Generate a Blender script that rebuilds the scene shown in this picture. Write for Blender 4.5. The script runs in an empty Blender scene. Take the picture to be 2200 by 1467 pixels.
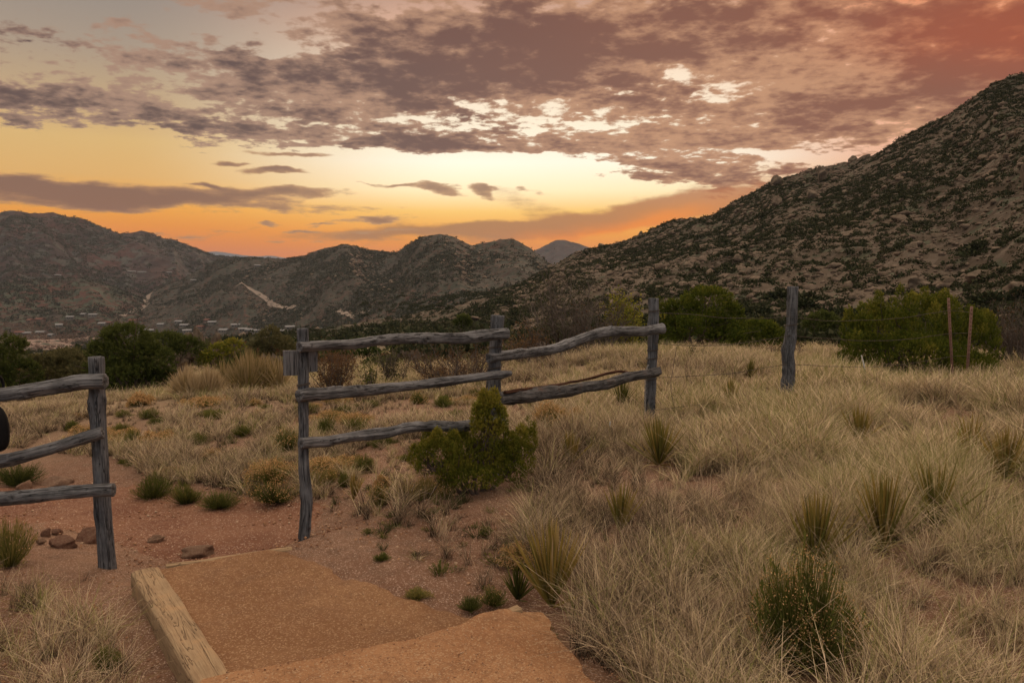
import bpy, bmesh, math, random
import numpy as np
from mathutils import Vector, Matrix

# ------------------------------------------------------------------ scene, camera
S = bpy.context.scene
C = S.collection
F = 1650.0; CX = 1100.0; CY = 733.5; HOR = 590.0       # photograph's pinhole geometry
EYE = 1.6
TH = math.atan((CY - HOR) / F)                          # camera looks 5 degrees down
cam_d = bpy.data.cameras.new('camera'); cam = bpy.data.objects.new('camera', cam_d); C.objects.link(cam)
cam_d.sensor_width = 36.0; cam_d.lens = 36.0 * F / 2200.0
cam_d.clip_start = 0.05; cam_d.clip_end = 60000
cam.location = (0, 0, EYE); cam.rotation_euler = (math.pi / 2 - TH, 0, 0)
S.camera = cam
S.view_settings.view_transform = 'Standard'; S.view_settings.look = 'None'
S.view_settings.exposure = 0.0; S.view_settings.gamma = 1.0

S.cycles.max_bounces = 5; S.cycles.diffuse_bounces = 1; S.cycles.glossy_bounces = 1; S.cycles.transmission_bounces = 2; S.cycles.transparent_max_bounces = 4

def ray(u, v):
    a = (u - CX) / F; b = -(v - CY) / F
    return (a, math.cos(TH) + b * math.sin(TH), -math.sin(TH) + b * math.cos(TH))
def azel(u, v):
    x, y, z = ray(u, v)
    return math.atan2(x, y), math.atan2(z, math.hypot(x, y))
def onz(u, v, z):                       # the point of height z seen at a place of the photograph
    x, y, w = ray(u, v); t = (z - EYE) / w
    return (x * t, y * t, z)
def at(u, v, Y):                        # the point at depth Y
    x, y, w = ray(u, v); t = Y / y
    return (x * t, Y, EYE + w * t)
def srgb(r, g, b):
    f = lambda c: (c / 255 / 12.92) if c / 255 <= 0.04045 else ((c / 255 + 0.055) / 1.055) ** 2.4
    return (f(r), f(g), f(b))

# ------------------------------------------------------------------ node shorthand
class T:                                # one node tree with value arithmetic
    def __init__(s, tree): s.t = tree; s.n = tree.nodes; s.l = tree.links
    def put(s, sock, v):
        if isinstance(v, V): s.l.new(v.o, sock)
        elif isinstance(v, (tuple, list)):
            if len(v) == 3 and sock.type == 'RGBA': v = (*v, 1)
            sock.default_value = v
        else: sock.default_value = v
    def math(s, op, a, b=None, c=None):
        m = s.n.new('ShaderNodeMath'); m.operation = op
        for i, q in enumerate((a, b, c)):
            if q is not None: s.put(m.inputs[i], q)
        return V(s, m.outputs[0])
    def vmath(s, op, a, b=None, out=0, scale=None):
        m = s.n.new('ShaderNodeVectorMath'); m.operation = op
        s.put(m.inputs[0], a)
        if b is not None: s.put(m.inputs[1], b)
        if scale is not None: s.put(m.inputs['Scale'], scale)
        return V(s, m.outputs[out])
    def noise(s, vec, scale, detail=4, rough=0.5, dist=0.0, color=False, lac=2.0):
        m = s.n.new('ShaderNodeTexNoise'); s.put(m.inputs['Vector'], vec)
        s.put(m.inputs['Scale'], scale); s.put(m.inputs['Detail'], detail); s.put(m.inputs['Roughness'], rough)
        s.put(m.inputs['Distortion'], dist); s.put(m.inputs['Lacunarity'], lac)
        return V(s, m.outputs['Color' if color else 'Fac'])
    def voro(s, vec, scale, feature='F1', out='Distance', rand=1.0):
        m = s.n.new('ShaderNodeTexVoronoi'); m.feature = feature
        s.put(m.inputs['Vector'], vec); s.put(m.inputs['Scale'], scale); s.put(m.inputs['Randomness'], rand)
        return V(s, m.outputs[out])
    def ss(s, x, a, b, lo=0.0, hi=1.0, kind='SMOOTHSTEP'):
        m = s.n.new('ShaderNodeMapRange'); m.interpolation_type = kind
        for k, q in zip(('Value', 'From Min', 'From Max', 'To Min', 'To Max'), (x, a, b, lo, hi)): s.put(m.inputs[k], q)
        return V(s, m.outputs[0])
    def mix(s, f, a, b, mode='MIX'):
        m = s.n.new('ShaderNodeMix'); m.data_type = 'RGBA'; m.blend_type = mode
        s.put(m.inputs[0], f); s.put(m.inputs[6], a); s.put(m.inputs[7], b)
        return V(s, m.outputs[2])
    def comb(s, x, y, z):
        m = s.n.new('ShaderNodeCombineXYZ')
        for i, q in enumerate((x, y, z)): s.put(m.inputs[i], q)
        return V(s, m.outputs[0])
    def sep(s, v):
        m = s.n.new('ShaderNodeSeparateXYZ'); s.put(m.inputs[0], v)
        return [V(s, o) for o in m.outputs]
    def ramp(s, f, stops, kind='LINEAR'):
        m = s.n.new('ShaderNodeValToRGB'); s.put(m.inputs[0], f); m.color_ramp.interpolation = kind
        e = m.color_ramp.elements
        while len(e) < len(stops): e.new(0.5)
        for i, (p, c) in enumerate(stops): e[i].position = p; e[i].color = (*c, 1)
        return V(s, m.outputs[0])
    def coord(s, which='Object'):
        return V(s, s.n.new('ShaderNodeTexCoord').outputs[which])
    def attr(s, name, out='Fac'):
        m = s.n.new('ShaderNodeAttribute'); m.attribute_name = name
        return V(s, m.outputs[out])
class V:
    def __init__(s, t, o): s.t = t; s.o = o
    def __add__(s, b): return s.t.math('ADD', s, b)
    __radd__ = __add__
    def __sub__(s, b): return s.t.math('SUBTRACT', s, b)
    def __rsub__(s, b): return s.t.math('SUBTRACT', b, s)
    def __mul__(s, b): return s.t.math('MULTIPLY', s, b)
    __rmul__ = __mul__
    def __truediv__(s, b): return s.t.math('DIVIDE', s, b)
    def __neg__(s): return s.t.math('MULTIPLY', s, -1.0)

# ------------------------------------------------------------------ sky (sunset clouds) and the low sun
SUN_AZ, SUN_EL = azel(1250, 520)
world = bpy.data.worlds.new('World'); S.world = world; world.use_nodes = True
world.cycles.sampling_method = 'MANUAL'; world.cycles.sample_map_resolution = 512
def build_sky():
    W = T(world.node_tree); W.n.clear()
    D = W.vmath('NORMALIZE', W.coord('Generated'))
    x, y, z = W.sep(D)
    az = W.math('ARCTAN2', x, y); el = W.math('ARCSINE', z)
    zc = W.math('MAXIMUM', z, 0.0)
    # cloud-deck coordinates: a flat layer overhead, so cells flatten towards the horizon
    P = W.comb(x / (zc + 0.15), y / (zc + 0.15), 3.0)
    Pl = W.comb(x / (zc + 0.035), y / (zc + 0.035), 11.0)
    wc = W.noise(W.comb(az * 1.0, el * 2.6, 0.0), 7.0, 5, 0.55, color=True)
    wx, wy, wz = W.sep(wc)
    aw = az + (wx - 0.5) * 0.11; ew = el + (wy - 0.5) * 0.045
    fine = W.noise(W.comb(az * 1.0, el * 4.0, 0.7), 26.0, 6, 0.62)
    def blob(u, v, su, sv, tilt=0.0, warped=True):
        a0, e0 = azel(u, v)
        A = (aw if warped else az) - a0; E = (ew if warped else el) - e0
        sa = su / F; se = sv / F; ct, st = math.cos(tilt), math.sin(tilt)
        p = (A * (ct / sa)) + (E * (st / sa)); q = (E * (ct / se)) - (A * (st / se))
        return W.math('EXPONENT', -(p * p + q * q))
    def total(items):
        r = None
        for wgt, *a in items:
            b = blob(*a) * wgt
            r = b if r is None else r + b
        return r
    # clear air behind the clouds: elevation gradient, left and towards the glow
    e01 = W.ss(el, -0.02, 0.38, kind='LINEAR')
    def stops(l): return [((azel(1100, v)[1] + 0.02) / 0.40, srgb(*c)) for v, c in l]
    left = W.ramp(e01, stops([(600, (218, 110, 50)), (545, (220, 118, 50)), (500, (232, 140, 50)), (455, (236, 162, 60)), (400, (220, 172, 104)),
                              (330, (216, 178, 116)), (270, (196, 165, 124)), (150, (166, 148, 130)), (30, (146, 136, 128)), (-10, (142, 134, 128))]))
    mid = W.ramp(e01, stops([(600, (236, 122, 40)), (545, (240, 134, 40)), (500, (244, 162, 58)), (455, (248, 198, 108)), (410, (253, 232, 184)),
                             (350, (255, 246, 222)), (280, (255, 240, 212)), (170, (252, 228, 200)), (60, (225, 178, 150)), (-10, (190, 150, 130))]))
    g = W.ss(az, azel(250, 500)[0], azel(1000, 500)[0])
    clear = W.mix(g, left, mid)
    clear = W.mix(1.0, clear, W.mix(blob(1000, 400, 620, 90, 0.0), (1.05, 1.05, 1.05), (1.22, 1.20, 1.20)), 'MULTIPLY')
    gr = W.ss(az, azel(1450, 500)[0], azel(2000, 500)[0])
    clear = W.mix(gr * 0.75, clear, srgb(232, 140, 92))
    # cloud colour across the picture
    cl_dark = W.mix(W.ss(aw, azel(300, 400)[0], azel(1800, 300)[0]), srgb(96, 77, 75), srgb(134, 88, 72))
    cl_light = W.mix(W.ss(aw, azel(200, 400)[0], azel(1600, 300)[0]), srgb(170, 137, 117), srgb(196, 146, 112))
    red = blob(2250, 70, 300, 80, -0.22) * 0.8
    cl_dark = W.mix(W.math('MINIMUM', red, 1.0), cl_dark, srgb(164, 80, 54))
    cl_light = W.mix(W.math('MINIMUM', red, 1.0), cl_light, srgb(198, 104, 64))
    # main deck
    big = W.noise(P, 2.2, 3, 0.5); med = W.noise(P, 8.6, 6, 0.55, 0.1)
    sml = W.noise(P, 24.0, 4, 0.55, 0.1)
    deck = W.ss(ew, azel(1100, 362)[1] , azel(1100, 312)[1])
    right = W.ss(az, azel(900, 300)[0], azel(2000, 300)[0])
    dens = (big - 0.5) * 0.8 + (med - 0.5) * 1.9 + (sml - 0.5) * 1.0 + 0.10 + right * 0.14
    dens = dens + (deck - 1.0) * (1.0 - right * 0.8)
    dens = dens + total([
        (0.36, 950, 130, 420, 60, 0.05), (0.34, 1500, 105, 380, 45, 0.0), (0.25, 1150, 180, 300, 40, -0.04), (0.45, 2100, 180, 330, 150, 0.0),
        (0.34, 700, 275, 460, 32, -0.07), (0.30, 120, 215, 240, 42, -0.05), (0.30, 420, 140, 260, 45, -0.1), (0.85, 1480, 374, 230, 18, -0.04),
        (0.30, 1400, 300, 330, 30, -0.04), (0.22, 1700, 220, 240, 50, 0.0),
        (0.75, 1400, 344, 190, 12, -0.05), (0.4, 980, 300, 200, 22, -0.03), (0.32, 840, 185, 300, 35, -0.05),
        (-0.36, 1450, 155, 52, 16, -0.2), (-0.36, 1552, 205, 42, 22, 0.1), (-0.34, 1330, 192, 60, 12, 0.0), (0.3, 1495, 185, 22, 10, 0.0), (-0.25, 1240, 290, 200, 8, 0.0), (-0.17, 1220, 275, 360, 34, 0.0), (-0.12, 500, 250, 300, 40, 0.0), (0.25, 1100, 60, 500, 50, 0.0), (-0.32, 1760, 92, 60, 26, 0.3),
        (-0.75, 1720, 344, 130, 8, -0.2), (-0.40, 1250, 275, 120, 9, 0.05), (-0.32, 480, 235, 300, 10, -0.08),
        (-0.55, 150, 20, 420, 55, -0.05), (-0.25, 60, 130, 200, 26, 0.0), (-0.5, 60, 320, 420, 36, -0.05), (-0.45, 900, 350, 330, 20, 0.03), (-0.30, 1880, 255, 90, 12, -0.2),
        (-0.35, 1080, 335, 260, 12, 0.0), (-0.25, 1950, 300, 130, 60, 0.0)])
    a1 = W.ss(dens, -0.06, 0.24)
    tone = W.noise(W.comb(az * 1.0, el * 2.3, 5.0), 8.5, 6, 0.6)
    core = W.ss(dens * 0.8 + (fine - 0.5) * 0.35 + (tone - 0.5) * 1.5, 0.0, 0.62)
    c1 = W.mix(core, cl_light, cl_dark)
    sky = W.mix(a1 * 0.97, clear, c1)
    # soft rain-coloured bank low on the right, and warm glow patches
    bank = total([(1.0, 1330, 470, 330, 34, 0.16), (0.75, 1050, 492, 330, 15, 0.02), (0.7, 1480, 430, 160, 30, 0.2), (0.55, 780, 508, 260, 12, 0.0), (0.5, 1120, 430, 90, 22, -0.3)])
    bank = W.ss(bank + (fine - 0.5) * 0.7 + (wz - 0.5) * 0.3, 0.28, 0.85)
    bc = W.mix(W.ss(az, azel(900, 500)[0], azel(1550, 450)[0]), srgb(168, 118, 82), srgb(186, 118, 78))
    glow = blob(1400, 480, 150, 24, 0.25) + blob(1230, 520, 200, 16, 0.05) * 0.9
    bc = W.mix(W.math('MINIMUM', glow * 0.9, 1.0), bc, srgb(246, 134, 44))
    sky = W.mix(bank * 0.86, sky, bc)
    # lenticular and streak clouds in the clear band
    st = W.noise(Pl, 1.5, 6, 0.6, 0.3)
    low = total([(1.0, 330, 428, 360, 17, -0.045), (0.85, 120, 398, 230, 15, 0.02), (0.9, 620, 412, 130, 16, 0.06), (0.55, 60, 430, 180, 17, 0.0),
                 (0.95, 590, 364, 55, 6, -0.08), (0.8, 500, 342, 32, 5, 0.0), (0.75, 640, 328, 100, 6, -0.03), (0.7, 470, 398, 40, 5, -0.1), (0.95, 940, 408, 52, 9, -0.15), (0.9, 1040, 412, 40, 8, -0.2), (0.6, 860, 392, 40, 5, 0),
                 (0.95, 795, 481, 38, 7, -0.05), (0.6, 580, 487, 34, 3.5, 0.0), (0.6, 690, 483, 40, 4, 0.1), (0.55, 640, 498, 60, 3.5, 0.0), (0.5, 780, 384, 36, 4, -0.2), (0.5, 1130, 408, 34, 7, -0.3), (0.42, 850, 500, 160, 5, 0.0),
                 (0.45, 300, 500, 200, 7, 0.0), (0.4, 700, 518, 220, 5, 0.0)])
    lowd = low + (fine - 0.5) * 0.9 + (st - 0.5) * 0.8
    a3 = W.ss(lowd, 0.26, 0.62)
    c3 = W.mix(W.ss(lowd, 0.4, 0.95), W.mix(g, srgb(178, 132, 96), srgb(196, 150, 112)), W.mix(g, srgb(122, 90, 82), srgb(148, 108, 88)))
    sky = W.mix(a3 * 0.9, sky, c3)
    # the half of the sky behind the camera: pale blue-grey dusk, unseen fill for the land
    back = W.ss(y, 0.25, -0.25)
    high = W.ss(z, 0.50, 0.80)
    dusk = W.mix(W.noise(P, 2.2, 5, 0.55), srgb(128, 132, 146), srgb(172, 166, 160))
    over = W.mix(W.noise(P, 2.2, 4, 0.55), srgb(236, 214, 196), srgb(255, 244, 226))  # overhead sky, brightened as added top light on the land
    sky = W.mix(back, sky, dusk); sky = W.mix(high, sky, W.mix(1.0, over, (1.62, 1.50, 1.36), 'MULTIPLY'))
    nish = W.n.new('ShaderNodeTexSky'); nish.sky_type = 'NISHITA'; nish.sun_disc = False
    nish.sun_elevation = math.radians(3.0); nish.sun_rotation = SUN_AZ; nish.altitude = 1600
    sky = W.mix(back * 0.04, sky, V(W, nish.outputs[0]), 'ADD')
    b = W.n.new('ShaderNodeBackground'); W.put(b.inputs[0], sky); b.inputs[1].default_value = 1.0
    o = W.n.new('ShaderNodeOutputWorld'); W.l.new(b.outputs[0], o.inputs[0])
build_sky()
sun_d = bpy.data.lights.new('sun', 'SUN'); sun = bpy.data.objects.new('sun', sun_d); C.objects.link(sun)
sun_d.energy = 0.8; sun_d.angle = math.radians(18); sun_d.color = (1.0, 0.72, 0.48)
_e = math.radians(14)
sun.rotation_euler = Vector((math.sin(SUN_AZ) * math.cos(_e), math.cos(SUN_AZ) * math.cos(_e), math.sin(_e))).to_track_quat('Z', 'Y').to_euler()

# ------------------------------------------------------------------ numpy noise, terrain heights
def _h(ix, iy, iz, seed):
    n = (ix.astype(np.int64) * 374761393 + iy.astype(np.int64) * 668265263 + iz.astype(np.int64) * 2147483647 + seed * 1274126177) & 0xffffffff
    n = ((n ^ (n >> 13)) * 1274126177) & 0xffffffff
    return ((n ^ (n >> 16)) & 0xffffff) / float(0xffffff)
def vnoise(x, y, z=None, seed=0):
    x = np.asarray(x, float); y = np.asarray(y, float)
    z = np.zeros_like(x) if z is None else np.asarray(z, float)
    x0, y0, z0 = np.floor(x), np.floor(y), np.floor(z)
    fx, fy, fz = x - x0, y - y0, z - z0
    fx, fy, fz = [f * f * f * (f * (f * 6 - 15) + 10) for f in (fx, fy, fz)]
    r = 0
    for dx in (0, 1):
        for dy in (0, 1):
            for dz in (0, 1):
                r = r + _h(x0 + dx, y0 + dy, z0 + dz, seed) * (fx if dx else 1 - fx) * (fy if dy else 1 - fy) * (fz if dz else 1 - fz)
    return r * 2 - 1
def fbm(x, y, z=None, o=4, seed=0, g=0.5):
    a, s, f = 1.0, 0, 1.0
    for i in range(o):
        s = s + a * vnoise(np.asarray(x) * f, np.asarray(y) * f, None if z is None else np.asarray(z) * f, seed + i * 17)
        a *= g; f *= 2.03
    return s
def ridged(x, y, o=4, seed=0):
    a, s, f = 1.0, 0, 1.0
    for i in range(o):
        s = s + a * (1 - np.abs(vnoise(x * f, y * f, None, seed + i * 7)) * 2)
        a *= 0.5; f *= 2.1
    return s
def sst(t): t = np.clip(t, 0, 1); return t * t * (3 - 2 * t)
def uaz(u): return np.arctan2((np.asarray(u, float) - CX) / F, 1.0)   # azimuth of a photograph column
def elof(u, v):                                                       # tan of the elevation at (u, v)
    r = [ray(a, b) for a, b in zip(np.atleast_1d(u), np.atleast_1d(v))]
    return np.array([z / math.hypot(x, y) for x, y, z in r])

NEAR = [(0, -6, .1), (-4, -4, .1), (4, -4, .1), (0, -1.5, -.02), (0, 1, -.12), (1.2, 1.5, -.08), (.9, 3.0, -.05), (-1.4, 1.6, -.16), (-3, 1, -.12), (-5, 1, 0), (-5, 4, -.1),
        (-1.75, 3.1, -.26), (-2.0, 3.4, -.27), (-2.4, 4.1, -.25), (-3.4, 3.6, -.22), (-3.3, 4.6, -.24), (-2.63, 4.88, -.27), (-2.2, 5.2, -.47), (-1.8, 5.5, -.48), (-1.0, 4.9, -.135), (-.7, 4.6, -.13),
        (-1.40, 5.12, -.17), (-1.2, 5.9, -.28), (-1.9, 6.3, -.5), (-2.6, 6.0, -.5), (-3.4, 6.2, -.5), (-2.6, 6.9, -.52), (-3.4, 7.2, -.56), (-4.6, 7.6, -.6), (-6, 8.2, -.66), (-4.6, 6.6, -.5),
        (-5.5, 6.0, -.3), (-7, 6.5, -.3), (-7.5, 9.2, -.72), (-4.4, 8.6, -.5), (-2.8, 7.9, -.42), (-1.7, 7.0, -.36), (-.7, 6.3, -.2), (-.26, 6.1, -.16), (-.14, 6.55, -.16),
        (0, 4.6, -.12), (-.1, 3.78, -.175), (.18, 3.95, -.13), (-.4, 4.0, -.17), (.6, 4.3, -.04), (.9, 5.4, -.04), (1.6, 3.6, 0), (1.53, 8.4, -.07), (3.32, 9.2, .05), (2.5, 3.6, .08), (2.6, 5.5, .1), (4.5, 5, .2), (3.8, 7.5, .12),
        (5.3, 7.8, .17), (7, 9.5, .18), (6.3, 11, .02), (6.5, 12.5, -.12), (9, 12.5, 0), (3, 12.5, .08), (2, 14.5, .1), (0, 10.5, -.2), (-.8, 8.6, -.22), (-2, 10.5, -.26), (-4, 11, -.36), (-7, 11.5, -.52),
        (-8, 14, -.75), (-3, 14, -.5), (0, 14, -.3), (4, 16, -.05), (8, 16, -.1), (-12, 8, -.6), (-12, 14, -.9), (12, 8, .4), (12, 15, 0), (8, 3, .4), (-8, 2, 0), (10, -2, .4), (-10, -2, .1)]
_P = np.array(NEAR, float)
def _tps(r2): return 0.5 * r2 * np.log(r2 + 1e-9)
_n = len(_P)
_d2 = ((_P[:, None, :2] - _P[None, :, :2]) ** 2).sum(-1)
_A = np.zeros((_n + 3, _n + 3)); _A[:_n, :_n] = _tps(_d2) + np.eye(_n) * 0.15
_A[:_n, _n] = 1; _A[:_n, _n + 1:] = _P[:, :2]; _A[_n, :_n] = 1; _A[_n + 1:, :_n] = _P[:, :2].T
_W = np.linalg.solve(_A, np.concatenate([_P[:, 2], np.zeros(3)]))
def near_z(x, y):
    x = np.asarray(x, float); y = np.asarray(y, float)
    z = _W[_n] + _W[_n + 1] * x + _W[_n + 2] * y
    for i in range(_n): z = z + _W[i] * _tps((x - _P[i, 0]) ** 2 + (y - _P[i, 1]) ** 2)
    return z
RAD = np.array([10, 14, 20, 30, 45, 70, 110, 170, 260, 420, 700, 1200, 3000, 9000], float)
FARU = [-900, 200, 900, 1500, 2200, 3200]
FARZ = np.array([
    [-.45, -.75, -1.1, -2.0, -3.4, -5.8, -9.4, -14.5, -22, -36, -61, -66, -68, -70],
    [-.45, -.75, -1.1, -2.0, -3.4, -5.8, -9.4, -14.5, -22, -36, -61, -66, -68, -70],
    [-.25, -.35, -.75, -1.6, -2.7, -4.4, -6.9, -10.2, -15.6, -26, -46, -66, -68, -70],
    [.05, .05, -.3, -.9, -1.7, -2.6, -3.5, -5, -10, -20, -40, -60, -68, -70],
    [.2, .0, -.35, -.8, -1.4, -2.0, -2.5, -3, -8, -20, -40, -60, -68, -70],
    [.4, .1, -.3, -.8, -1.4, -2.0, -2.5, -3, -8, -20, -40, -60, -68, -70]])
def far_z(x, y):
    az = np.arctan2(x, y); r = np.hypot(x, y)
    lr = np.log(np.clip(r, 10, 9000)); k = np.clip(np.interp(lr, np.log(RAD), np.arange(len(RAD))), 0, len(RAD) - 1.001)
    i = k.astype(int); f = k - i
    au = uaz(FARU); ka = np.clip(np.interp(az, au, np.arange(len(au))), 0, len(au) - 1.001)
    j = ka.astype(int); g = sst(ka - j)
    a = FARZ[j, i] * (1 - f) + FARZ[j, i + 1] * f; b = FARZ[j + 1, i] * (1 - f) + FARZ[j + 1, i + 1] * f
    z = a * (1 - g) + b * g
    am = np.clip(r / 400, 0, 1) ** 0.7
    z = z + fbm(x / 26, y / 26, o=3, seed=3) * np.clip((r - 12) / 300, 0, 1) * 2.2 + fbm(x / 5, y / 5, o=3, seed=5) * 0.12 * np.clip((r - 12) / 20, 0, 1)
    return z
def gz(x, y):                                               # height of the ground sheet
    x = np.asarray(x, float); y = np.asarray(y, float)
    r = np.hypot(x, y); w = sst((r - 13) / 8)
    zn = near_z(np.clip(x, -16, 16), np.clip(y, -8, 18))
    return zn * (1 - w) + far_z(x, y) * w
# hills: silhouette (column, row), distance of the ridge and of the foot
class Hill:
    def __init__(s, sil, ridge, foot, power, rough, gully, seed, gs, back=1.6):
        sil = np.array(sil, float); s.az = uaz(sil[:, 0]); s.te = elof(sil[:, 0], sil[:, 1])
        s.ra = uaz([a for a, b in ridge]); s.rr = [b for a, b in ridge]
        s.fa = uaz([a for a, b in foot]); s.fr = [b for a, b in foot]
        s.power, s.rough, s.gully, s.seed, s.gs, s.back = power, rough, gully, seed, gs, back
    def params(s, az):
        R = np.interp(az, s.ra, s.rr); Fo = np.interp(az, s.fa, s.fr)
        return R, Fo, EYE + R * np.interp(az, s.az, s.te)
    def z(s, az, r):
        R, Fo, zr = s.params(az)
        x, y = np.sin(az) * r, np.cos(az) * r
        zf = gz(np.sin(az) * Fo, np.cos(az) * Fo) - 0.3
        t = (r - Fo) / (R - Fo); tc = np.clip(t, 0, 1)
        h = zf + (zr - zf) * tc ** s.power
        h = np.where(t < 0, zf + t * 6, h)
        h = np.where(t > 1, zr - (t - 1) * (zr - zf) * s.back - 0.0 * r, h)
        env = np.clip(tc, 0, 1) * np.clip((1 - tc) * 2.2, 0, 1)
        g = ridged(az * s.gs[0] + r / R * 0.6, r / R * s.gs[1] + az * 2, 2, s.seed) * 1.2
        h = h + s.gully * env * (g - 0.9) * np.maximum(zr - zf, 3)
        h = h + s.rough * fbm(x / (R * .03), y / (R * .03), o=4, seed=s.seed + 2) * np.clip(t * 6, 0, 1)
        return h
HILLS = {
 'hillside': Hill([(700, 735), (880, 712), (960, 690), (1050, 650), (1120, 612), (1180, 575), (1235, 543), (1262, 534), (1300, 530), (1340, 522), (1380, 504), (1430, 480), (1530, 460), (1580, 428), (1650, 392), (1700, 378), (1760, 366), (1850, 342), (1950, 287), (2050, 227), (2130, 178), (2200, 165), (2450, 100), (2900, 90), (3500, 200)],
    [(700, 230), (1050, 250), (1260, 300), (1500, 290), (1760, 270), (2200, 225), (2900, 200)],
    [(700, 190), (880, 150), (1050, 100), (1260, 75), (1500, 66), (2200, 52), (2900, 45)], 1.22, 0.9, 0.09, 21, (9, 2.2), 0.7),
 'center': Hill([(60, 735), (180, 705), (260, 668), (330, 628), (400, 596), (470, 558), (540, 553), (600, 556), (655, 550), (690, 536), (745, 524), (768, 530), (800, 540), (850, 541), (875, 528), (905, 510), (945, 504), (975, 509), (1015, 528), (1060, 519), (1095, 514), (1112, 518), (1140, 536), (1185, 572), (1250, 615), (1350, 660)],
    [(60, 1300), (380, 1250), (650, 1050), (830, 950), (945, 780), (1100, 720), (1250, 600)],
    [(60, 1050), (380, 900), (650, 650), (830, 500), (945, 430), (1100, 380), (1250, 350)], 1.0, 1.0, 0.15, 41, (15, 2.6), 0.8),
 'foothill': Hill([(-900, 560), (-300, 588), (0, 612), (60, 606), (100, 601), (170, 597), (215, 606), (270, 630), (330, 655), (420, 640), (520, 600), (640, 585), (760, 620), (900, 680)],
    [(-900, 1250), (900, 1150)], [(-900, 980), (500, 960), (900, 800)], 0.9, 2.0, 0.2, 61, (20, 2.4), 0.5),
 'mountain': Hill([(-1200, 440), (-500, 450), (-150, 445), (0, 458), (45, 455), (75, 460), (125, 453), (160, 464), (205, 476), (262, 500), (282, 496), (305, 493), (335, 499), (390, 520), (460, 546), (500, 552), (560, 556), (680, 590)],
    [(-1200, 1900), (680, 1800)], [(-1200, 1150), (680, 1200)], 0.95, 4.5, 0.20, 81, (17, 2.6), 0.8),
 'distant': Hill([(1000, 600), (1080, 570), (1130, 548), (1165, 532), (1190, 519), (1212, 516), (1240, 523), (1270, 533), (1330, 548), (1450, 590)],
    [(1000, 1700), (1450, 1700)], [(1000, 1300), (1450, 1300)], 1.0, 4.0, 0.12, 101, (16, 2.0), 0.8),
 'far': Hill([(200, 575), (380, 552), (430, 543), (470, 541), (500, 545), (560, 551), (700, 556), (850, 565), (1000, 580)],
    [(200, 4200), (1000, 4200)], [(200, 3400), (1000, 3400)], 1.0, 5.0, 0.1, 121, (12, 2.0), 0.8)}

# ------------------------------------------------------------------ materials
def material(name, fn, rough=0.9, spec=0.2):
    m = bpy.data.materials.new(name); m.use_nodes = True
    t = T(m.node_tree); t.n.clear()
    b = t.n.new('ShaderNodeBsdfPrincipled'); b.inputs['Roughness'].default_value = rough
    b.inputs['Specular IOR Level'].default_value = spec
    o = t.n.new('ShaderNodeOutputMaterial'); t.l.new(b.outputs[0], o.inputs[0])
    r = fn(t)
    col, bump = (r if isinstance(r, tuple) and len(r) == 2 and isinstance(r[0], V) else (r, None))
    t.put(b.inputs['Base Color'], col)
    if bump is not None:
        h, dist = bump
        k = t.n.new('ShaderNodeBump'); k.inputs['Strength'].default_value = 1.0; k.inputs['Distance'].default_value = dist
        t.put(k.inputs['Height'], h); t.l.new(k.outputs[0], b.inputs['Normal'])
    return m
def leafy(name, fn, trans=0.35):
    m = bpy.data.materials.new(name); m.use_nodes = True
    t = T(m.node_tree); t.n.clear(); c = fn(t)
    d = t.n.new('ShaderNodeBsdfDiffuse'); e = t.n.new('ShaderNodeBsdfTranslucent'); x = t.n.new('ShaderNodeMixShader')
    t.put(d.inputs[0], c); t.put(e.inputs[0], c); x.inputs[0].default_value = trans
    t.l.new(d.outputs[0], x.inputs[1]); t.l.new(e.outputs[0], x.inputs[2])
    o = t.n.new('ShaderNodeOutputMaterial'); t.l.new(x.outputs[0], o.inputs[0])
    return m
def soil_fn(t):
    p = t.coord('Object'); n1 = t.noise(p, 0.55, 4, 0.6); n2 = t.noise(p, 9.0, 6, 0.65); n3 = t.noise(p, 110.0, 4, 0.7)
    v = t.voro(p, 75.0); v2 = t.voro(p, 160.0, out='Color')
    c = t.mix(t.ss(n1, 0.35, 0.65), (.165, .083, .05), (.225, .128, .08))
    c = t.mix(t.ss(n2, 0.42, 0.7) * 0.75, c, (.13, .075, .048))
    c = t.mix(t.ss(n3, 0.52, 0.75) * 0.55, c, (.55, .38, .28))
    c = t.mix(t.ss(t.sep(v2)[0], 0.8, 0.95) * 0.7, c, (.50, .36, .28))
    # straw litter in the field, and greyer soil farther out
    d = t.vmath('LENGTH', p, out=1)
    c = t.mix(t.ss(d, 9.0, 16.0), c, t.mix(n2, (.22, .15, .095), (.36, .27, .17)))
    spk = t.noise(p, 0.9, 5, 0.7)
    far = t.mix(t.ss(spk, 0.45, 0.58), (.045, .05, .03), (.14, .105, .078))
    c = t.mix(t.ss(d, 24.0, 60.0), c, far)
    vf = t.noise(p, 0.02, 6, 0.7); vg = t.noise(p, 0.09, 3, 0.6)
    valley = t.mix(t.ss(vf, 0.42, 0.6), (.20, .135, .11), (.30, .21, .17)); valley = t.mix(t.ss(vg, 0.5, 0.62), valley, (.05, .06, .04))
    c = t.mix(t.ss(d, 450.0, 750.0), c, valley)
    return c, (n3 * 0.5 + (1.0 - v) * 0.5 + n2 * 1.2, 0.012)
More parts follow.
